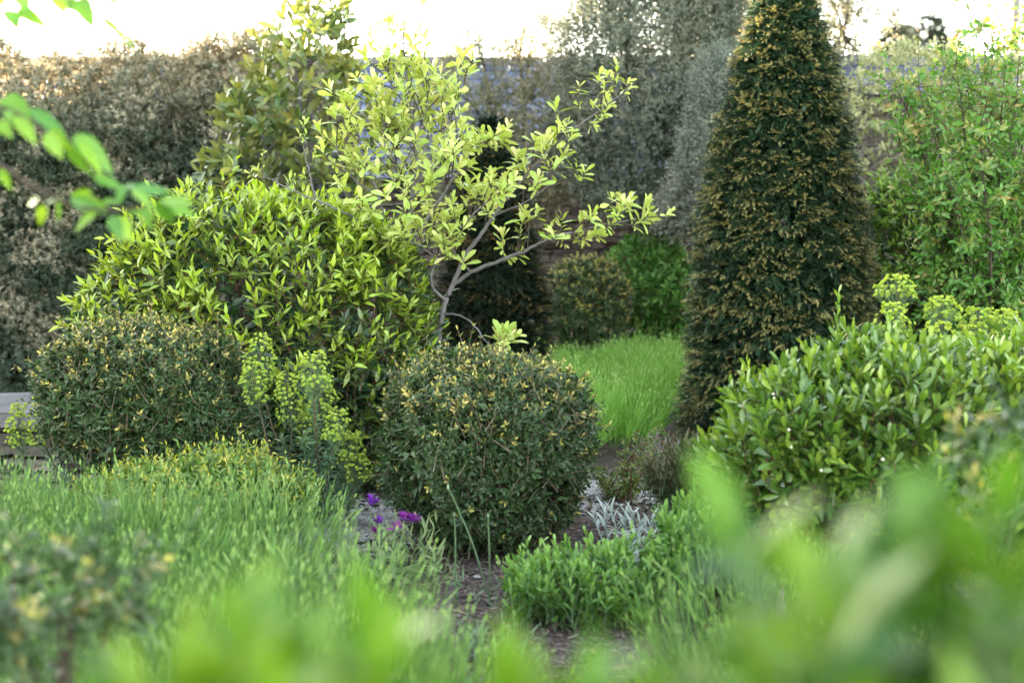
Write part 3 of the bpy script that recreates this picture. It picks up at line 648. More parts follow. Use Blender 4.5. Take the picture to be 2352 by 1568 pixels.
shrub("laurel_shrub", "glossy bright laurel bush between the yew cone and the tall red tipped shrub", [blob(2090, 590, 10.3, 125, 190, 120), blob(2010, 640, 10.4, 80, 150, 100), blob(2190, 650, 10.2, 110, 140, 110)],
    "laurel_far", T_LANCE, 1300, 9, .09, .03, .15, amp=.08, seed=79, upw=.6, young=lambda P, N: np.clip((P[:, 2] - .5) / .9 + rng.normal(size=len(P)) * .3, 0, 1.1), curl=.2, fill=2.2, stems=7)

# tall loose shrub with red tips
ts_ = thing("tall_shrub", "tall loose shrub with fresh green leaves and pinkish red tips at the right edge", "shrub", (at(2280, 700, 8.6)[0], 8.6, 0))
mb, tb = MB(), MB(); B0 = np.array([at(2280, 700, 8.6)[0], 8.6, 0.])
ends = [(2120, 330), (2160, 180), (2210, 90), (2260, 60), (2310, 40), (2350, 90), (2400, 60), (2440, 200), (2110, 470), (2130, 620), (2180, 420), (2250, 300), (2330, 350), (2420, 400), (2280, 480), (2360, 560), (2200, 640), (2300, 660), (2230, 200), (2330, 220), (2390, 300), (2080, 240), (2240, 560), (2160, 560), (2110, 200), (2065, 330), (2195, 150), (2140, 260), (2280, 130), (2060, 200)]
TP, TA = [], []
for (x, y) in ends:
    e = at(x, y, 8.6 + rng.normal() * .28); midp = B0 * .45 + e * .55 + [(B0[0] - e[0]) * .18, 0, .12]
    Q = tube(tb, [B0 + jit(1, .05)[0] * [1, 1, 0], midp, e], [.016, .009, .0025], 5, sub=7, wob=.004)
    for q in range(4, len(Q), 1):
        for _ in range(5):
            dr = nrm(nrm(rng.normal(size=3)) + [0, -.1, .35]); ln = rng.uniform(.08, .40) * (1.15 - .5 * q / len(Q))
            tube(tb, [Q[q], Q[q] + dr * ln], [.003, .001], 3, sub=1); 
            TP.append(Q[q] + dr * ln * .25); TA.append(dr * ln)
TP, TA = np.array(TP), np.array(TA); ln = np.linalg.norm(TA, axis=1)
yv = np.clip(.10 + (TP[:, 2] - 1.6) * .42 + rng.normal(size=len(TP)) * .3, 0, 1.15)
shoots(mb, T_OVAL, TP, TA, ln, 9, .058, .027, 1.2, .6, 0, 1, .2, tipscale=.75, young=yv)
tb.build("branches", M["bark_brown"], ts_); mb.build("foliage", M["tall"], ts_)

# climber on the outbuilding wall
cl = thing("climbing_plant", "tangled pale leaved climber with bare grey twigs on the outbuilding wall", "climber", (at(2050, 600, 11.8)[0], 11.85, 0))
tb, mb = MB(), MB(); B0 = np.array([at(2050, 600, 11.8)[0], 11.85, 0.]); n = 420
for i in range(9):
    sm = MB(); e = at(rng.uniform(1960, 2180), rng.uniform(190, 420), 11.7); tube(sm, [B0 + [rng.normal() * .15, 0, 0], B0 * .5 + e * .5 + jit(1, .1)[0], e], [.025, .016, .006], 6, wob=.012); sm.build("stem", M["twig_dry"], cl)
P0 = np.array([at(rng.uniform(1950, 2200), rng.uniform(190, 430), rng.uniform(11.45, 11.95)) for _ in range(n)])
sticks(tb, P0, P0 + np.stack([rng.normal(size=n) * .22, rng.normal(size=n) * .08, rng.normal(size=n) * .12 - .05], 1), .005, .002, sides=3)
tb.build("twigs", M["twig_dry"], cl)
P = np.array([at(rng.uniform(1930, 2400), 95 + 310 * rng.random() ** 1.8, rng.uniform(11.3, 11.9)) for _ in range(900)])
P = P[P[:, 2] < 2.86 + .16 * noise(P, 2.3, 55)]
shoots(mb, T_OVAL, P, nrm(jit(len(P), 1) + [0, -.5, .4]), .1, 6, .06, .033, 1.3, .6, .1, .9, .15, young=np.clip((P[:, 2] - 1.7) * 1.0 + rng.random(len(P)) * .5, 0, 1.1))
mb.build("foliage", M["climber"], cl)

# ------------------------------------------------------------------ the yellow green magnolia
mg = thing("magnolia_tree", "small open magnolia with grey limbs and yellow green leaves in the middle", "tree", at(1000, 830, 8.2) * [1, 1, 0] + [0, 0, 0])
DM = 8.1
limbs = [  # (points (x, y, depth offset), start radius, end radius, twig range start, spread)
 ([(1000, 1020, 0), (1003, 800, 0), (1013, 735, 0), (1024, 690, 0), (1040, 655, 0)], .017, .0145, 9, 0),
 ([(1040, 655, 0), (1080, 625, -.05), (1140, 602, -.1), (1200, 580, -.15), (1250, 553, -.2), (1310, 535, -.2), (1390, 515, -.15), (1480, 500, -.1)], .013, .004, .30, 1),
 ([(1040, 655, 0), (1065, 590, .08), (1100, 545, .12), (1135, 495, .15), (1175, 440, .18), (1225, 385, .2), (1280, 325, .2), (1340, 280, .15), (1435, 212, .1)], .014, .004, .30, 1),
 ([(1024, 690, 0), (985, 660, -.1), (1000, 590, -.15), (1050, 530, -.2), (1100, 480, -.25), (1150, 440, -.25)], .011, .003, .4, 1),
 ([(960, 1020, .2), (945, 700, .2), (946, 620, .2), (940, 540, .2), (950, 430, .15), (955, 330, .1), (942, 230, .1), (930, 150, .1), (926, 75, .1)], .024, .004, .45, 1),
 ([(955, 420, .15), (1000, 340, .1), (1040, 265, .1), (1072, 175, .1)], .010, .003, .3, 1),
 ([(946, 560, .2), (1000, 470, .25), (1050, 400, .3), (1085, 345, .3), (1120, 325, .3)], .010, .003, .35, 1),
 ([(920, 1020, 0), (886, 620, 0), (885, 520, 0), (870, 450, 0), (845, 380, 0), (820, 310, 0), (795, 245, 0)], .014, .003, .5, .8),
 ([(885, 540, 0), (930, 470, -.15), (985, 420, -.2), (1040, 390, -.25)], .009, .003, .2, 1),
 ([(950, 400, .15), (900, 330, .1), (870, 270, .1), (860, 215, .1)], .009, .003, .2, .9),
 ([(900, 640, 0), (860, 530, -.1), (800, 492, -.15), (745, 467, -.2), (690, 445, -.2), (640, 425, -.2), (598, 392, -.2)], .009, .0025, .62, .35),
 ([(725, 458, -.2), (716, 420, -.2), (702, 360, -.2), (690, 318, -.2)], .006, .002, .3, .35),
 ([(1018, 720, 0), (1055, 722, -.1), (1090, 745, -.2), (1118, 790, -.25), (1150, 800, -.25)], .006, .003, .75, 1.2),
 ([(1135, 495, .15), (1200, 470, .1), (1260, 430, 0), (1270, 395, 0)], .007, .003, .35, .9),
 ([(1080, 625, -.05), (1050, 590, -.2), (1030, 560, -.25)], .006, .003, .2, 1),
 ([(948, 430, .15), (908, 380, .0), (884, 320, 0), (876, 255, 0)], .007, .003, .25, 1),
 ([(943, 330, .1), (972, 280, .1), (986, 215, .1), (978, 150, .1)], .007, .003, .2, 1),
 ([(945, 490, .1), (915, 425, 0), (905, 350, .05), (912, 300, .05)], .007, .003, .25, 1),
 ([(952, 350, .1), (1005, 300, .2), (1028, 220, .2)], .006, .003, .25, 1),
 ([(870, 450, 0), (825, 425, -.05), (785, 385, -.05), (772, 330, 0)], .006, .003, .3, .9),
 ([(940, 250, .1), (900, 205, .15), (893, 150, .15)], .006, .0025, .2, 1),
 ([(985, 420, -.2), (1010, 370, -.2), (1060, 330, -.2)], .006, .003, .2, 1),
 ([(1000, 590, -.15), (960, 560, -.2), (910, 545, -.25)], .006, .003, .2, 1),
 ([(930, 470, -.15), (870, 470, -.2), (830, 480, -.25)], .006, .003, .2, .9),
 ([(1135, 490, .15), (1080, 470, .3), (1030, 470, .3)], .006, .003, .3, .9),
]
tb, mb, tw = MB(), MB(), MB(); WB, WA = [], []
for pts, r0, r1, st, sp in limbs:
    Q3 = [at(x, y, DM + o) for x, y, o in pts]; Q3[0][2] = max(Q3[0][2], 0.0) if pts[0][1] < 1000 else 0.0
    Q = tube(tb, Q3, np.linspace(r0, r1, len(Q3)), 8, sub=5, wob=.0025)
    seg = np.linalg.norm(np.diff(Q, axis=0), axis=1).sum() / len(Q)
    if sp <= 0: continue
    i0 = int(st * len(Q))
    for i in range(i0, len(Q)):
        u = (i - i0) / max(1, len(Q) - i0); ax = nrm(Q[min(i + 1, len(Q) - 1)] - Q[i - 1])
        for _ in range(int(.6 + 1.6 * rng.random() * sp + .8 * u)):
            if rng.random() > .92 * sp: continue
            side = nrm(np.cross(ax, rng.normal(size=3))); dr = nrm(ax * .55 + side * .8 + UP * .55); L_ = rng.uniform(.04, .24) * (1.1 - .35 * u) * (1 if sp >= .5 else .5)
            e = Q[i] + dr * L_; tube(tw, [Q[i], Q[i] + dr * L_ * .5 + jit(1, .01)[0], e], [.0042, .0032, .002], 4, sub=2)
            WB.append(e); WA.append(nrm(dr * .8 + UP * .6) * (1 if sp >= .5 else .55))
            if rng.random() < .3: WB.append(Q[i] + dr * L_ * .55); WA.append(nrm(side + UP * .5) * .7 * (1 if sp >= .5 else .6))
    WB.append(Q[-1]); WA.append(ax * (1 if sp >= .5 else .6))
WB, WA = np.array(WB), np.array(WA); sc = np.linalg.norm(WA, axis=1) * rng.uniform(.75, 1.25, len(WA))
WAn = nrm(WA)
shoots(mb, T_OBOV, WB - WAn * .02, WAn, .055, 7, .090 * sc, .034 * sc, 1.15, .4, .0, .8, .22, tipscale=.65, wob=.42, young=rng.uniform(.2, 1.2, len(WB)), agej=.15)
tb.build("trunk", M["bark_grey"], mg); tw.build("twigs", M["bark_brown"], mg); mb.build("foliage", M["magnolia"], mg)
print("magnolia whorls", len(WB))

# ------------------------------------------------------------------ lavender beds (uncountable)
def lavender(name, label, C, rad, hgt, nst, mat, bl=(.05, .085), bw=.0062, kl=6, bud=.45, lean=.55):
    mb = MB(); m = len(C); n = m * nst
    ci = np.repeat(np.arange(m), nst); th = rng.uniform(0, 6.28, n); u = np.sqrt(rng.random(n))
    sc = rng.uniform(.66, 1.16, m)[ci]
    B = C[ci] + np.stack([np.cos(th), np.sin(th), 0 * th], 1) * (u * rad * .55)[:, None]
    A = nrm(UP + np.stack([np.cos(th), np.sin(th), 0 * th], 1) * (u * lean)[:, None] + jit(n, .12))
    H = hgt * sc * np.interp(C[ci, 1], [4.6, 5.8, 8], [1.05, .80, .80 if hgt > .55 else 1.])  * rng.uniform(.72, 1.1, n) * (1 - .18 * u ** 2)
    mid = B + A * (H * .55)[:, None]; top = B + nrm(A + UP * .35) * H[:, None]
    sticks(mb, mid, top, .0012, .0009, age=.35)
    e1, e2 = basis(A); ph = rng.uniform(0, 6.28, n)
    for i in range(kl):
        t = .2 + .7 * (i + rng.random(n) * .7) / kl
        P = np.where((t < .55)[:, None], B + A * (H * t)[:, None], mid + (top - mid) * ((t - .55) / .45)[:, None])
        az = ph + i * 2.4; D = A + (np.cos(az)[:, None] * e1 + np.sin(az)[:, None] * e2) * rng.uniform(.22, .6, n)[:, None] + UP * .25
        leaves(mb, T_BLADE, P, D, jit(n, 1), rng.uniform(*bl, n), bw * rng.uniform(.7, 1.3, n), np.clip(-.1 + .75 * t + rng.normal(size=n) * .15, 0, 1) * np.repeat(rng.uniform(.6, 1.15, m), nst), rng.uniform(-.1, .22, n))
    s = rng.random(n) < bud; q = s.sum()
    leaves(mb, T_OVAL, top[s] - UP * .002, nrm(A[s] + UP * .5), jit(q, 1), rng.uniform(.014, .026, q), .007, np.clip(rng.normal(size=q) * .1 + .9, 0, 1), -.1)
    leaves(mb, T_OVAL, top[s] - UP * .002, nrm(A[s] + UP * .5), jit(q, 1), rng.uniform(.014, .026, q), .007, np.clip(rng.normal(size=q) * .1 + .9, 0, 1), -.1)
    return tag(mb.build(name, M[mat]), label, "lavender", kind="stuff")
def scatter(xr, yr, step, ok, j=.35):
    P = []
    for y in np.arange(yr[0], yr[1], step):
        for x in np.arange(xr[0], xr[1], step):
            q = np.array([x + rng.uniform(-j, j) * step, y + rng.uniform(-j, j) * step, 0.])
            if ok(q): P.append(q)
    return np.array(P)
edge = lambda y: np.interp(y, [2.6, 3.4, 4.2, 5.0, 5.6, 6.3], [.02, -.06, -.30, -.80, -.92, -1.20])
CL = scatter((-3.2, .3), (2.7, 6.3), .41, lambda q: q[0] < edge(q[1]) - .1 and abs(q[0]) < .42 * q[1] + .4 and np.hypot((q[0] + .95) / .28, (q[1] - 5.15) / .3) > 1 and not (q[1] > 5.9 and -1.75 < q[0] < -.7))
lavender("lavender_bed", "budding lavender filling the left front of the garden", CL, .38, .63, 400, "lavender", bw=.0052, lean=.75)
CR = scatter((.42, 2.4), (2.9, 4.7), .29, lambda q: q[0] > .42 + .12 * (4.7 - q[1]) * 0 and q[0] < .42 * q[1] + .3 and q[0] > .75 - .25 * (4.7 - q[1]))
lavender("lavender_bed", "budding lavender at the lower right below the glossy shrub", CR, .36, .50, 230, "lavender", bw=.0052, lean=.7)
CF = scatter((.25, 1.75), (8.4, 13.2), .42, lambda q: at(1215, 900, q[1])[0] < q[0] < at(1590, 900, q[1])[0] - .45 * max(0, (10.4 - q[1]) / 1.5))
lavender("lavender_bed", "vivid green lavender bed with pale tips between the middle ball and the yew cone", CF, .42, .54, 300, "lavender_far", bl=(.07, .12), bw=.0052, kl=5, bud=.7, lean=.8)

# ------------------------------------------------------------------ euphorbias
def euphorbia(label, base, stems, d, hs=1.0):
    t = thing("euphorbia", label, "euphorbia", base, "yellow green euphorbias"); base = np.array(base, float)
    lv = MB()
    for (x, y, ln, wd, kind) in stems:       # flower top x, y; head length and width in measuring units
        dd = d + rng.normal() * .08; top = at(x, y, dd); hl, hw_ = ln * d / F, wd * 1.25 * d / F
        fb = top - UP * hl + jit(1, .01)[0]; s0 = base + [rng.normal() * .08, rng.normal() * .06, 0]
        st = MB(); Q = tube(st, [s0, s0 * .5 + fb * .5 + [(fb[0] - s0[0]) * .15, -.03, -.02], fb, top - UP * .02], [.006, .005, .004, .002], 5); st.build("stem", M["stem_pale"] if kind else M["stem_green"], t)
        i0 = int(len(Q) * .2); Bq = Q[i0:int(len(Q) * .72)]
        for q, nx in zip(Bq[:-1], Bq[1:]):
            for rep in range(3):
                shoots(lv, T_LANCE, np.array([q + (nx - q) * rep / 3]), np.array([nrm(nx - q)]), .03, 6, .055, .0095, 1.25, 1.0, .0, .3, .25, tipscale=.9)
        if kind == 0: 
            shoots(lv, T_LANCE, np.array([top - UP * .05]), np.array([UP + jit(1, .15)[0]]), .06, 26, .06, .012, 1.6, .3, .1, .9, .15, tipscale=.7); continue
        fm = MB(); n = int(60 + 1150 * hl * hw_ * 4); u = rng.random(n); th = rng.uniform(0, 6.28, n)
        rr = hw_ * (.42 + .58 * np.sin(np.pi * np.clip(u * .75 + .22, 0, 1))) * np.sqrt(rng.uniform(.35, 1, n))
        tier = np.sin(u * 14) * .12
        P = np.stack([top[0] + (fb[0] - top[0]) * (1 - u) + rr * np.cos(th) * (1 + tier), top[1] + rr * np.sin(th), fb[2] + hl * u - .3 * hw_ * (rr / hw_) ** 2], 1)
        axq = np.stack([top[0] + 0 * u, top[1] + 0 * u, P[:, 2] - rr * .9], 1); axq[:, 0] = (P[:, 0] + axq[:, 0]) / 2 * .3 + axq[:, 0] * .7
        A = nrm(np.stack([np.cos(th) * .8, np.sin(th) * .8, .5 + u * .8], 1) + jit(n, .25))
        sticks(fm, axq, P, .0009, .0008, mat=1)
        for sd_ in (0, 1, 2):
            e1, e2 = basis(A); az = sd_ * 2.1 + 1.0 * th; rad = np.cos(az)[:, None] * e1 + np.sin(az)[:, None] * e2
            leaves(fm, T_ROUND, P, A * .5 + rad, A - rad * .4, .0125 * hs, .0135 * hs, np.clip(.15 + .6 * u + rng.normal(size=n) * .2, 0, 1) * .8, -.25)
        leaves(fm, T_ROUND, P + A * .003, A + jit(n, .3), jit(n, 1), .009 * hs, .008 * hs, 1., 0)
        fm.build("flower_head", [M["euph_flower"], M["stem_green"]], t)
    lv.build("foliage", M["euph_leaf"], t)
euphorbia("many stemmed euphorbia with lime flower heads between the two front ball shrubs", (at(690, 1140, 6.95)[0], 7.0, 0),
    [(598, 768, 120, 30, 1), (575, 830, 95, 26, 1), (722, 812, 75, 36, 1), (735, 865, 95, 34, 1), (655, 858, 100, 28, 1), (702, 945, 75, 24, 1), (778, 935, 65, 26, 1), (805, 985, 65, 30, 1), (822, 1040, 60, 26, 1),
     (775, 985, 10, 10, 0), (752, 1050, 10, 10, 0), (700, 1000, 10, 10, 0), (650, 1010, 10, 10, 0), (790, 1085, 10, 10, 0)], 6.85)
euphorbia("euphorbia with one leaning flower spike before the low stone wall at far left", (at(75, 1060, 7.3)[0], 7.35, 0), [(42, 928, 100, 24, 1)], 7.25)
euphorbia("euphorbia with one flower spike close to the left ball shrub and stone wall", (at(135, 1060, 7.3)[0], 7.4, 0), [(98, 885, 130, 26, 1), (125, 930, 90, 18, 1)], 7.3)
euphorbia("euphorbia with lime yellow domed heads behind the glossy shrub on the right", (at(2150, 900, 6.7)[0], 6.75, 0),
    [(2058, 632, 45, 44, 1), (2055, 690, 70, 38, 1), (2162, 684, 45, 36, 1), (2158, 735, 50, 36, 1), (2252, 706, 45, 40, 1), (2306, 712, 45, 34, 1), (2232, 755, 60, 38, 1), (2305, 765, 50, 34, 1)], 6.7, 1.1)

# ------------------------------------------------------------------ small perennials in front
def rosette_clump(name, label, cat, blobs, mat, n, L, W, T=T_OBOV, k=10, Ls=.09, seed=1, **kw):
    a = dict(amp=.1, f=5, upw=.78, jt=.18, el0=1.0, el1=.2, tipscale=.75, curl=.05, fill=1.2, stems=8, twig="stem_green", bark="stem_pale"); a.update(kw)
    return shrub(name, label, blobs, mat, T, n, k, L, W, Ls, cat=cat, seed=seed, **a)
rosette_clump("perennial_clump", "fresh green leafy perennial clump with dark stems in front of the middle ball", "perennial", [blob(1330, 1350, 5.45, 165, 80, 150), blob(1215, 1350, 5.4, 65, 65, 90), blob(1420, 1330, 5.5, 100, 75, 110)], "perennial", 480, .052, .017, seed=91, young=.95)
rosette_clump("perennial_clump", "bushier green perennial clump below the glossy shrub, right of the silver plant", "perennial", [blob(1620, 1250, 5.6, 110, 95, 120), blob(1565, 1280, 5.5, 55, 70, 80)], "perennial", 380, .055, .02, seed=93, young=.6)
rosette_clump("sage_plant", "dull purple green sage under the right side of the yew cone", "sage", [blob(1600, 1075, 7.0, 95, 62, 90), blob(1530, 1100, 7.0, 50, 45, 60)], "sage", 330, .05, .015, seed=95, k=8)
def silver(label, x, y, d, n, L, base_y):
    p = at(x, base_y, d); p[2] = .03
    t = thing("silver_plant", label, "silver foliage plant", p * [1, 1, 0], "silver leaved plants")
    mb, tb = MB(), MB(); B = p + jit(n, .05) * [1, 1, 0]; A = nrm(UP + jit(n, .45)); h = rng.uniform(.45, .9, n) * (at(x, y, d)[2] - .08)
    sticks(tb, B, B + A * h[:, None], .004, .003, sides=5); shoots(mb, T_LANCE, B + A * (h * .35)[:, None], A, h * .65, 15, L * 1.1, L * .22, 1.4, .35, .1, .9, .2, tipscale=.8)
    tb.build("stems", M["silver"], t); mb.build("foliage", M["silver"], t)
silver("silvery white leaved plant on the bark mulch right of the middle ball", 1452, 1105, 6.1, 12, .085, 1215)
silver("small silver leaved seedling at the foot of the middle ball shrub", 1293, 1222, 5.75, 2, .075, 1275)
# thin rose / woody seedling
rs = thing("rose_bush", "sparse small leaved rose bush with thin reddish stems before the far lavender", "rose bush", at(1420, 1160, 7.6) * [1, 1, 0])
tb, mb = MB(), MB(); b0 = at(1420, 1160, 7.6) * np.array([1, 1, 0]); TP, TA = [], []
for i in range(20):
    e = at(rng.uniform(1330, 1570), rng.uniform(985, 1120), 7.6 + rng.normal() * .15); s0 = b0 + jit(1, .05)[0] * [1, 1, 0]
    Q = tube(tb, [s0, s0 * .5 + e * .5 + [(s0[0] - e[0]) * .2, 0, .02], e], [.005, .0035, .0015], 4, wob=.003)
    for q in Q[2:]: 
        for _ in range(2): TP.append(q); TA.append(nrm(rng.normal(size=3) + [0, 0, .3]))
TP, TA = np.array(TP), np.array(TA); shoots(mb, T_OVAL, TP, TA, .05, 6, .03, .017, 1.25, .6, 0, .8, .15, pair=True)
tb.build("stems", M["twig_red"], rs); mb.build("foliage", M["rose"], rs)
# cut woody lavender stump beside the yew
wd = thing("woody_stump", "grey brown cut back woody plant base beside the yew cone", "dead plant", at(1510, 1010, 9.0) * [1, 1, 0])
tb = MB(); n = 110; b0 = at(1515, 1010, 9.0) * np.array([1, 1, 0]); P0 = b0 + jit(n, .05) * [1, 1, 0]
sticks(tb, P0, P0 + nrm(UP + jit(n, .45)) * rng.uniform(.06, .19, n)[:, None], .005, .0025, sides=4); tb.build("stems", M["twig_dry"], wd, False)
# dry sticks in the right lavender
ds = thing("dry_sticks", "few bare grey sticks poking up through the lower right lavender", "dead plant", at(1820, 1480, 3.9) * [1, 1, 0])
tb = MB(); n = 7; b0 = at(1835, 1470, 3.9) * np.array([1, 1, 0]); P0 = b0 + jit(n, .03) * [1, 1, 0]
sticks(tb, P0, np.array([at(1800 + rng.normal() * 12, 1345 + rng.uniform(0, 60), 3.9) for _ in range(n)]), .004, .002, sides=4); tb.build("stems", M["twig_dry"], ds, False)
# cornflowers
cf = thing("cornflower_plant", "purple cornflowers with pale grey green leaves beside the gravel", "cornflower", at(905, 1270, 6.1) * [1, 1, 0])
b0 = at(905, 1275, 6.1) * np.array([1, 1, 0]); lv = MB()
for (x, y, sz, a0) in ((853, 1152, .034, 0.), (868, 1198, .032, .1), (947, 1196, .044, .55), (908, 1215, .04, .9), (862, 1222, .03, .9), (925, 1188, .03, .8)):
    p = at(x, y, 6.1 + rng.normal() * .04); s0 = b0 + jit(1, .07)[0] * [1, 1, 0]; st = MB(); tube(st, [s0, s0 * .4 + p * .6 + [0, 0, .02], p], [.003, .0025, .002], 5)
    so = st.build("stem", M["stem_green"], cf)
    fl = MB(); n = 46; th = rng.uniform(0, 6.28, n); e = rng.uniform(.05, 1.3, n)
    D = np.stack([np.cos(th) * np.cos(e), np.sin(th) * np.cos(e), np.sin(e)], 1)
    leaves(fl, T_OBOV, np.tile(p, (n, 1)), D, UP + jit(n, .4), sz * rng.uniform(.8, 1.2, n), .006, np.clip(a0 + rng.normal(size=n) * .15, 0, 1), .1)
    lumps(fl, np.array([p - [0, 0, .008]]), np.array([.008]), 1.3); fl.build("flower", M["purple"], cf)
n = 26; B = b0 + jit(n, .10) * [1, 1, 0]; shoots(lv, T_LANCE, B, nrm(UP + jit(n, .3)), rng.uniform(.10, .26, n), 8, .105, .02, .9, .3, .1, .9, .2, tipscale=.7)
lv.build("foliage", M["cornleaf"], cf)
# onion stalks
for lab, pts in (("straight upright green onion stalk before the middle ball shrub", [(1048, 1300), (1046, 1240), (1044, 1182)]),
                 ("leaning onion stalk slanting up left across the middle ball shrub", [(1130, 1330), (1085, 1240), (1030, 1120)]),
                 ("taller straight onion stalk right of the leaning one", [(1126, 1330), (1124, 1260), (1121, 1185)]),
                 ("drooping hooked onion stalk over the bare soil", [(1215, 1440), (1195, 1395), (1172, 1365), (1160, 1372)])):
    d = 5.6; q = [at(x, y, d) for x, y in pts]; q[0] = at(pts[0][0], 1400, d) * [1, 1, 0]
    o = thing("onion_stalk", lab, "onion stalk", q[0], "onion stalks"); mb = MB(); tube(mb, q, [.004] * (len(q) - 1) + [.0025], 6); mb.build("stalk", M["stem_green"], o)
    mb = MB(); lumps(mb, np.array([q[-1]]), np.array([.007]), 2.); mb.build("bud", M["stem_green"], o)
# little blue green tufts and weeds in the bare patch
for lab, x, y, d, n, L in (("blue green grassy weed tuft in the bare soil at the bottom middle", 1100, 1460, 4.9, 16, .10), ("pale leaved weed beside the cornflowers", 1035, 1290, 5.9, 5, .07), ("low grassy tuft left of the onion stalks", 960, 1340, 5.0, 22, .10), ("small pale weed seedling on the mulch before the leaning onion stalk", 1075, 1330, 5.6, 4, .06)):
    p = at(x, y, d) * np.array([1, 1, 0]); o = thing("weed_tuft", lab, "weed", p, "weeds on the bare soil"); mb = MB()
    B = p + jit(n, .06) * [1, 1, 0]; shoots(mb, T_LANCE, B, nrm(UP + jit(n, .4)), rng.uniform(.05, .16, n), 8, L, L * .12, .9, .3, .1, .9, .25); mb.build("foliage", M["euph_leaf"], o)
# black garden spotlight
sp_ = thing("garden_spotlight", "black tilted garden spotlight sticking out of the far lavender", "spotlight", at(1432, 800, 12.6) * [1, 1, 0])
a, b = at(1432, 776, 12.6), at(1462, 758, 12.5); g = at(1436, 800, 12.6) * np.array([1, 1, 0])
mb = MB(); tube(mb, [a, b], [.03, .036], 14, sub=1); tube(mb, [b, b + (b - a) * .04], [.036, .005], 14, sub=1); tube(mb, [a, a - (b - a) * .1], [.03, .004], 14, sub=1); mb.build("lamp_head", M["black"], sp_)
mb = MB(); tube(mb, [g, a * .7 + b * .3], [.012, .012], 8, sub=1); mb.build("spike", M["black"], sp_)

# ------------------------------------------------------------------ overhanging cherry branches, left
ct = thing("cherry_tree", "blurred overhanging tree branches with pointed green leaves at the upper left", "tree", (-1.75, 2.4, 0))
DC = 3.0
Z = lambda x, y, o=0.: at(x * .2344, y * .2344 + 184, DC + o)
Z1 = lambda x, y, o=0.: at(x * .3516, y * .3516, DC + o)
tb = MB(); b0 = np.array([-1.75, 2.4, 0.])
tube(tb, [b0, b0 + [.03, 0, .9], b0 + [.02, .02, 1.8], b0 + [.1, 0, 2.6]], [.07, .06, .05, .035], 10, wob=.004)
tube(tb, [b0 + [.02, .01, 1.55], Z(-300, 700, .05), Z(0, 830), Z(250, 1000), Z(480, 1140), Z(720, 1220), Z(950, 1280), Z(1250, 1270), Z(1500, 1230)], [.018, .009, .006, .005, .0045, .004, .0035, .003, .002], 7)
tube(tb, [b0 + [.02, .01, 1.6], Z(-300, 300, .05), Z(0, 250), Z(130, 300), Z(330, 420), Z(500, 520), Z(720, 600)], [.016, .006, .004, .0035, .003, .0025, .002], 7)
tube(tb, [b0 + [.06, 0, 2.2], Z1(-200, -150), Z1(100, -40), Z1(350, -20), Z1(640, 90)], [.02, .008, .005, .004, .002], 7)
tb.build("branches", M["bark_brown"], ct)
LZ = [(70, 140, 330, 570, 200), (-20, 210, 130, 300, 110), (290, 280, 720, 610, 150), (460, 510, 610, 770, 140), (640, 610, 900, 970, 110), (720, 540, 1130, 900, 190), (780, 600, 1010, 930, 90),
      (0, 870, 110, 1090, 80), (-10, 400, 110, 560, 120), (60, 300, 130, 400, 90), (910, 940, 1230, 1060, 95), (1210, 1040, 1160, 1190, 95), (1280, 1070, 1690, 1080, 110), (1230, 1060, 1350, 1010, 60),
      (380, 1170, 235, 1220, 70), (610, 1160, 410, 1190, 55), (560, 1180, 590, 1410, 60), (430, 1220, 380, 1440, 90), (900, 1100, 680, 1130, 90), (690, 1160, 1060, 1310, 120), (880, 1150, 1040, 1270, 70),
      (960, 1280, 710, 1470, 120), (1090, 1330, 1200, 1570, 120), (1130, 1350, 1330, 1590, 150), (1000, 1200, 1210, 1180, 80), (1300, 1080, 1510, 1240, 100), (1240, 1300, 1510, 1280, 90), (1560, 1180, 1700, 1440, 150),
      (1540, 1200, 1930, 1300, 170), (1600, 1190, 1880, 1180, 110), (150, 360, 360, 620, 120), (500, 480, 700, 700, 110), (1400, 1250, 1480, 1440, 90)]
LT = [(40, 60, 130, 200, 100), (110, 50, 330, 190, 90), (100, -60, 190, 70, 120), (340, -30, 440, 100, 90), (520, -20, 610, 195, 110), (380, -10, 640, 110, 90), (640, 95, 880, 290, 55), (650, -40, 810, 45, 70), (-40, -40, 60, 60, 90)]
mb = MB()
for lst, fn, k in ((LZ, Z, .2344), (LT, Z1, .3516)):
    for (x0, y0, x1, y1, wd_) in lst:
        o0 = rng.normal() * .06; a, b = fn(x0, y0, o0), fn(x1, y1, o0 + rng.normal() * .03); L_ = np.linalg.norm(b - a)
        leaves(mb, T_OVATE, np.array([a]), np.array([b - a]), np.array([[rng.normal() * .35, -.75, .6 + rng.normal() * .3]]), L_, wd_ * k * DC / F * 1.2, np.clip(rng.normal() * .3 + .4, 0, 1), .14)
n = 60; B = np.stack([rng.uniform(-1.8, -1.0, n), rng.uniform(2.2, 2.7, n), rng.uniform(1.5, 2.6, n)], 1); B = B[B[:, 0] < -.41 * B[:, 1]]
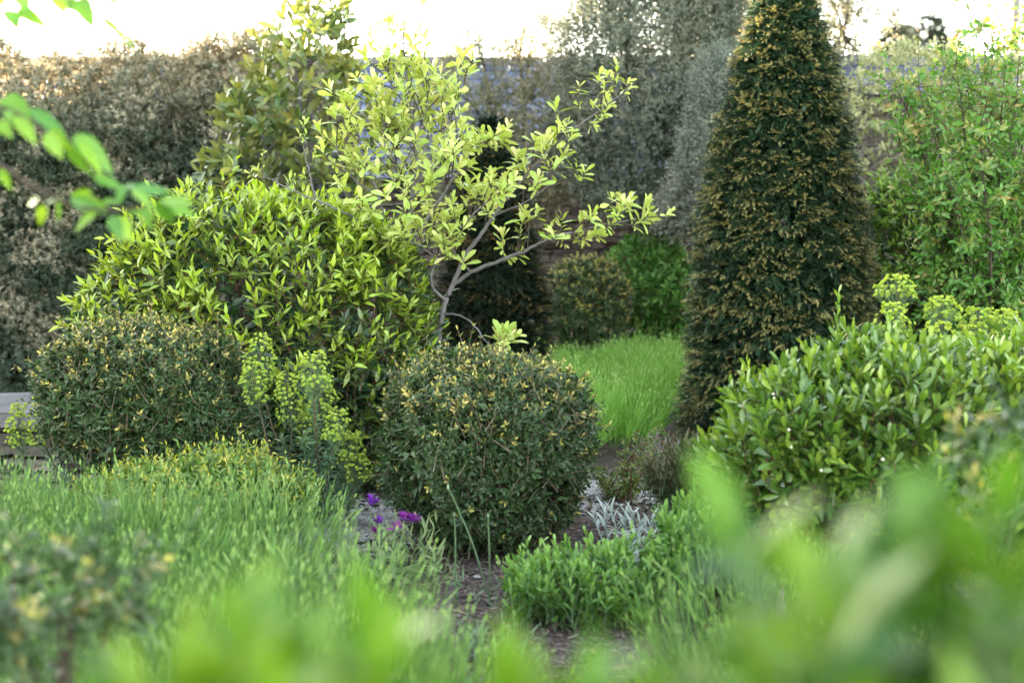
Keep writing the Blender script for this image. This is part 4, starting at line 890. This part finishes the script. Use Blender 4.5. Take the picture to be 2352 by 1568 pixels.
shoots(mb, T_OVATE, B, nrm(jit(len(B), 1) + [.4, 0, -.3]), .15, 6, .09, .035, 1.2, .6, 0, 1, .2)
mb.build("foliage", M["branch_leaf"], ct)

# ------------------------------------------------------------------ shrub just in front of the camera
fs = thing("foreground_shrub", "strongly blurred bright green leafy shrub across the bottom front", "shrub", (.12, .75, 0))
tops = [(1690, 1090, .80), (1760, 1130, .74), (1870, 1190, .72), (2065, 1020, .78), (2110, 1100, .82), (2220, 1030, .76), (2320, 1010, .74),
        (590, 1270, .82), (500, 1360, .78), (700, 1340, .76), (850, 1350, .82), (960, 1420, .78), (370, 1450, .74), (620, 1460, .70), (800, 1470, .72),
        (1420, 1390, .78), (1540, 1330, .80), (1620, 1450, .74), (1330, 1500, .72), (2010, 1430, .74), (2150, 1420, .76), (2260, 1360, .74), (2340, 1320, .72),
        (2230, 1510, .70), (2340, 1500, .69), (1190, 1530, .74), (260, 1540, .74), (1960, 1540, .70), (470, 1550, .70), (1030, 1550, .70), (1500, 1540, .7), (1780, 1530, .7), (900, 1520, .72), (1120, 1500, .74), (1260, 1480, .76), (700, 1530, .7), (1400, 1470, .72), (1680, 1500, .72), (1880, 1420, .72), (2090, 1350, .74), (2180, 1300, .76), (560, 1380, .76), (760, 1400, .78), (430, 1520, .72), (1820, 1300, .78), (2330, 1180, .74), (2150, 1210, .80)]
mb, tb = MB(), MB()
for (x, y, d) in tops:
    d = d * 1.14 + rng.normal() * .03; p = at(x, y, d); A = nrm(UP + jit(1, .22)[0] + np.array([0, -.05, 0])); ln = rng.uniform(.05, .085)
    s = p - A * (ln + .05); q = np.array([s[0] * .85, .92 + rng.normal() * .05, .7]); tube(tb, [q * [1, 1, 0] + [0, 0, 0], q, s, p - A * .02], [.006, .004, .003, .0015], 5, sub=3)
    shoots(mb, T_OVAL, np.array([s]), np.array([A]), ln, int(rng.integers(4, 7)), .080, .034, 1.15, .35, .0, 1.0, .15, tipscale=.8, wob=.2, agej=.3)
mb.build("foliage", M["front"], fs); tb.build("stems", M["stem_green"], fs)
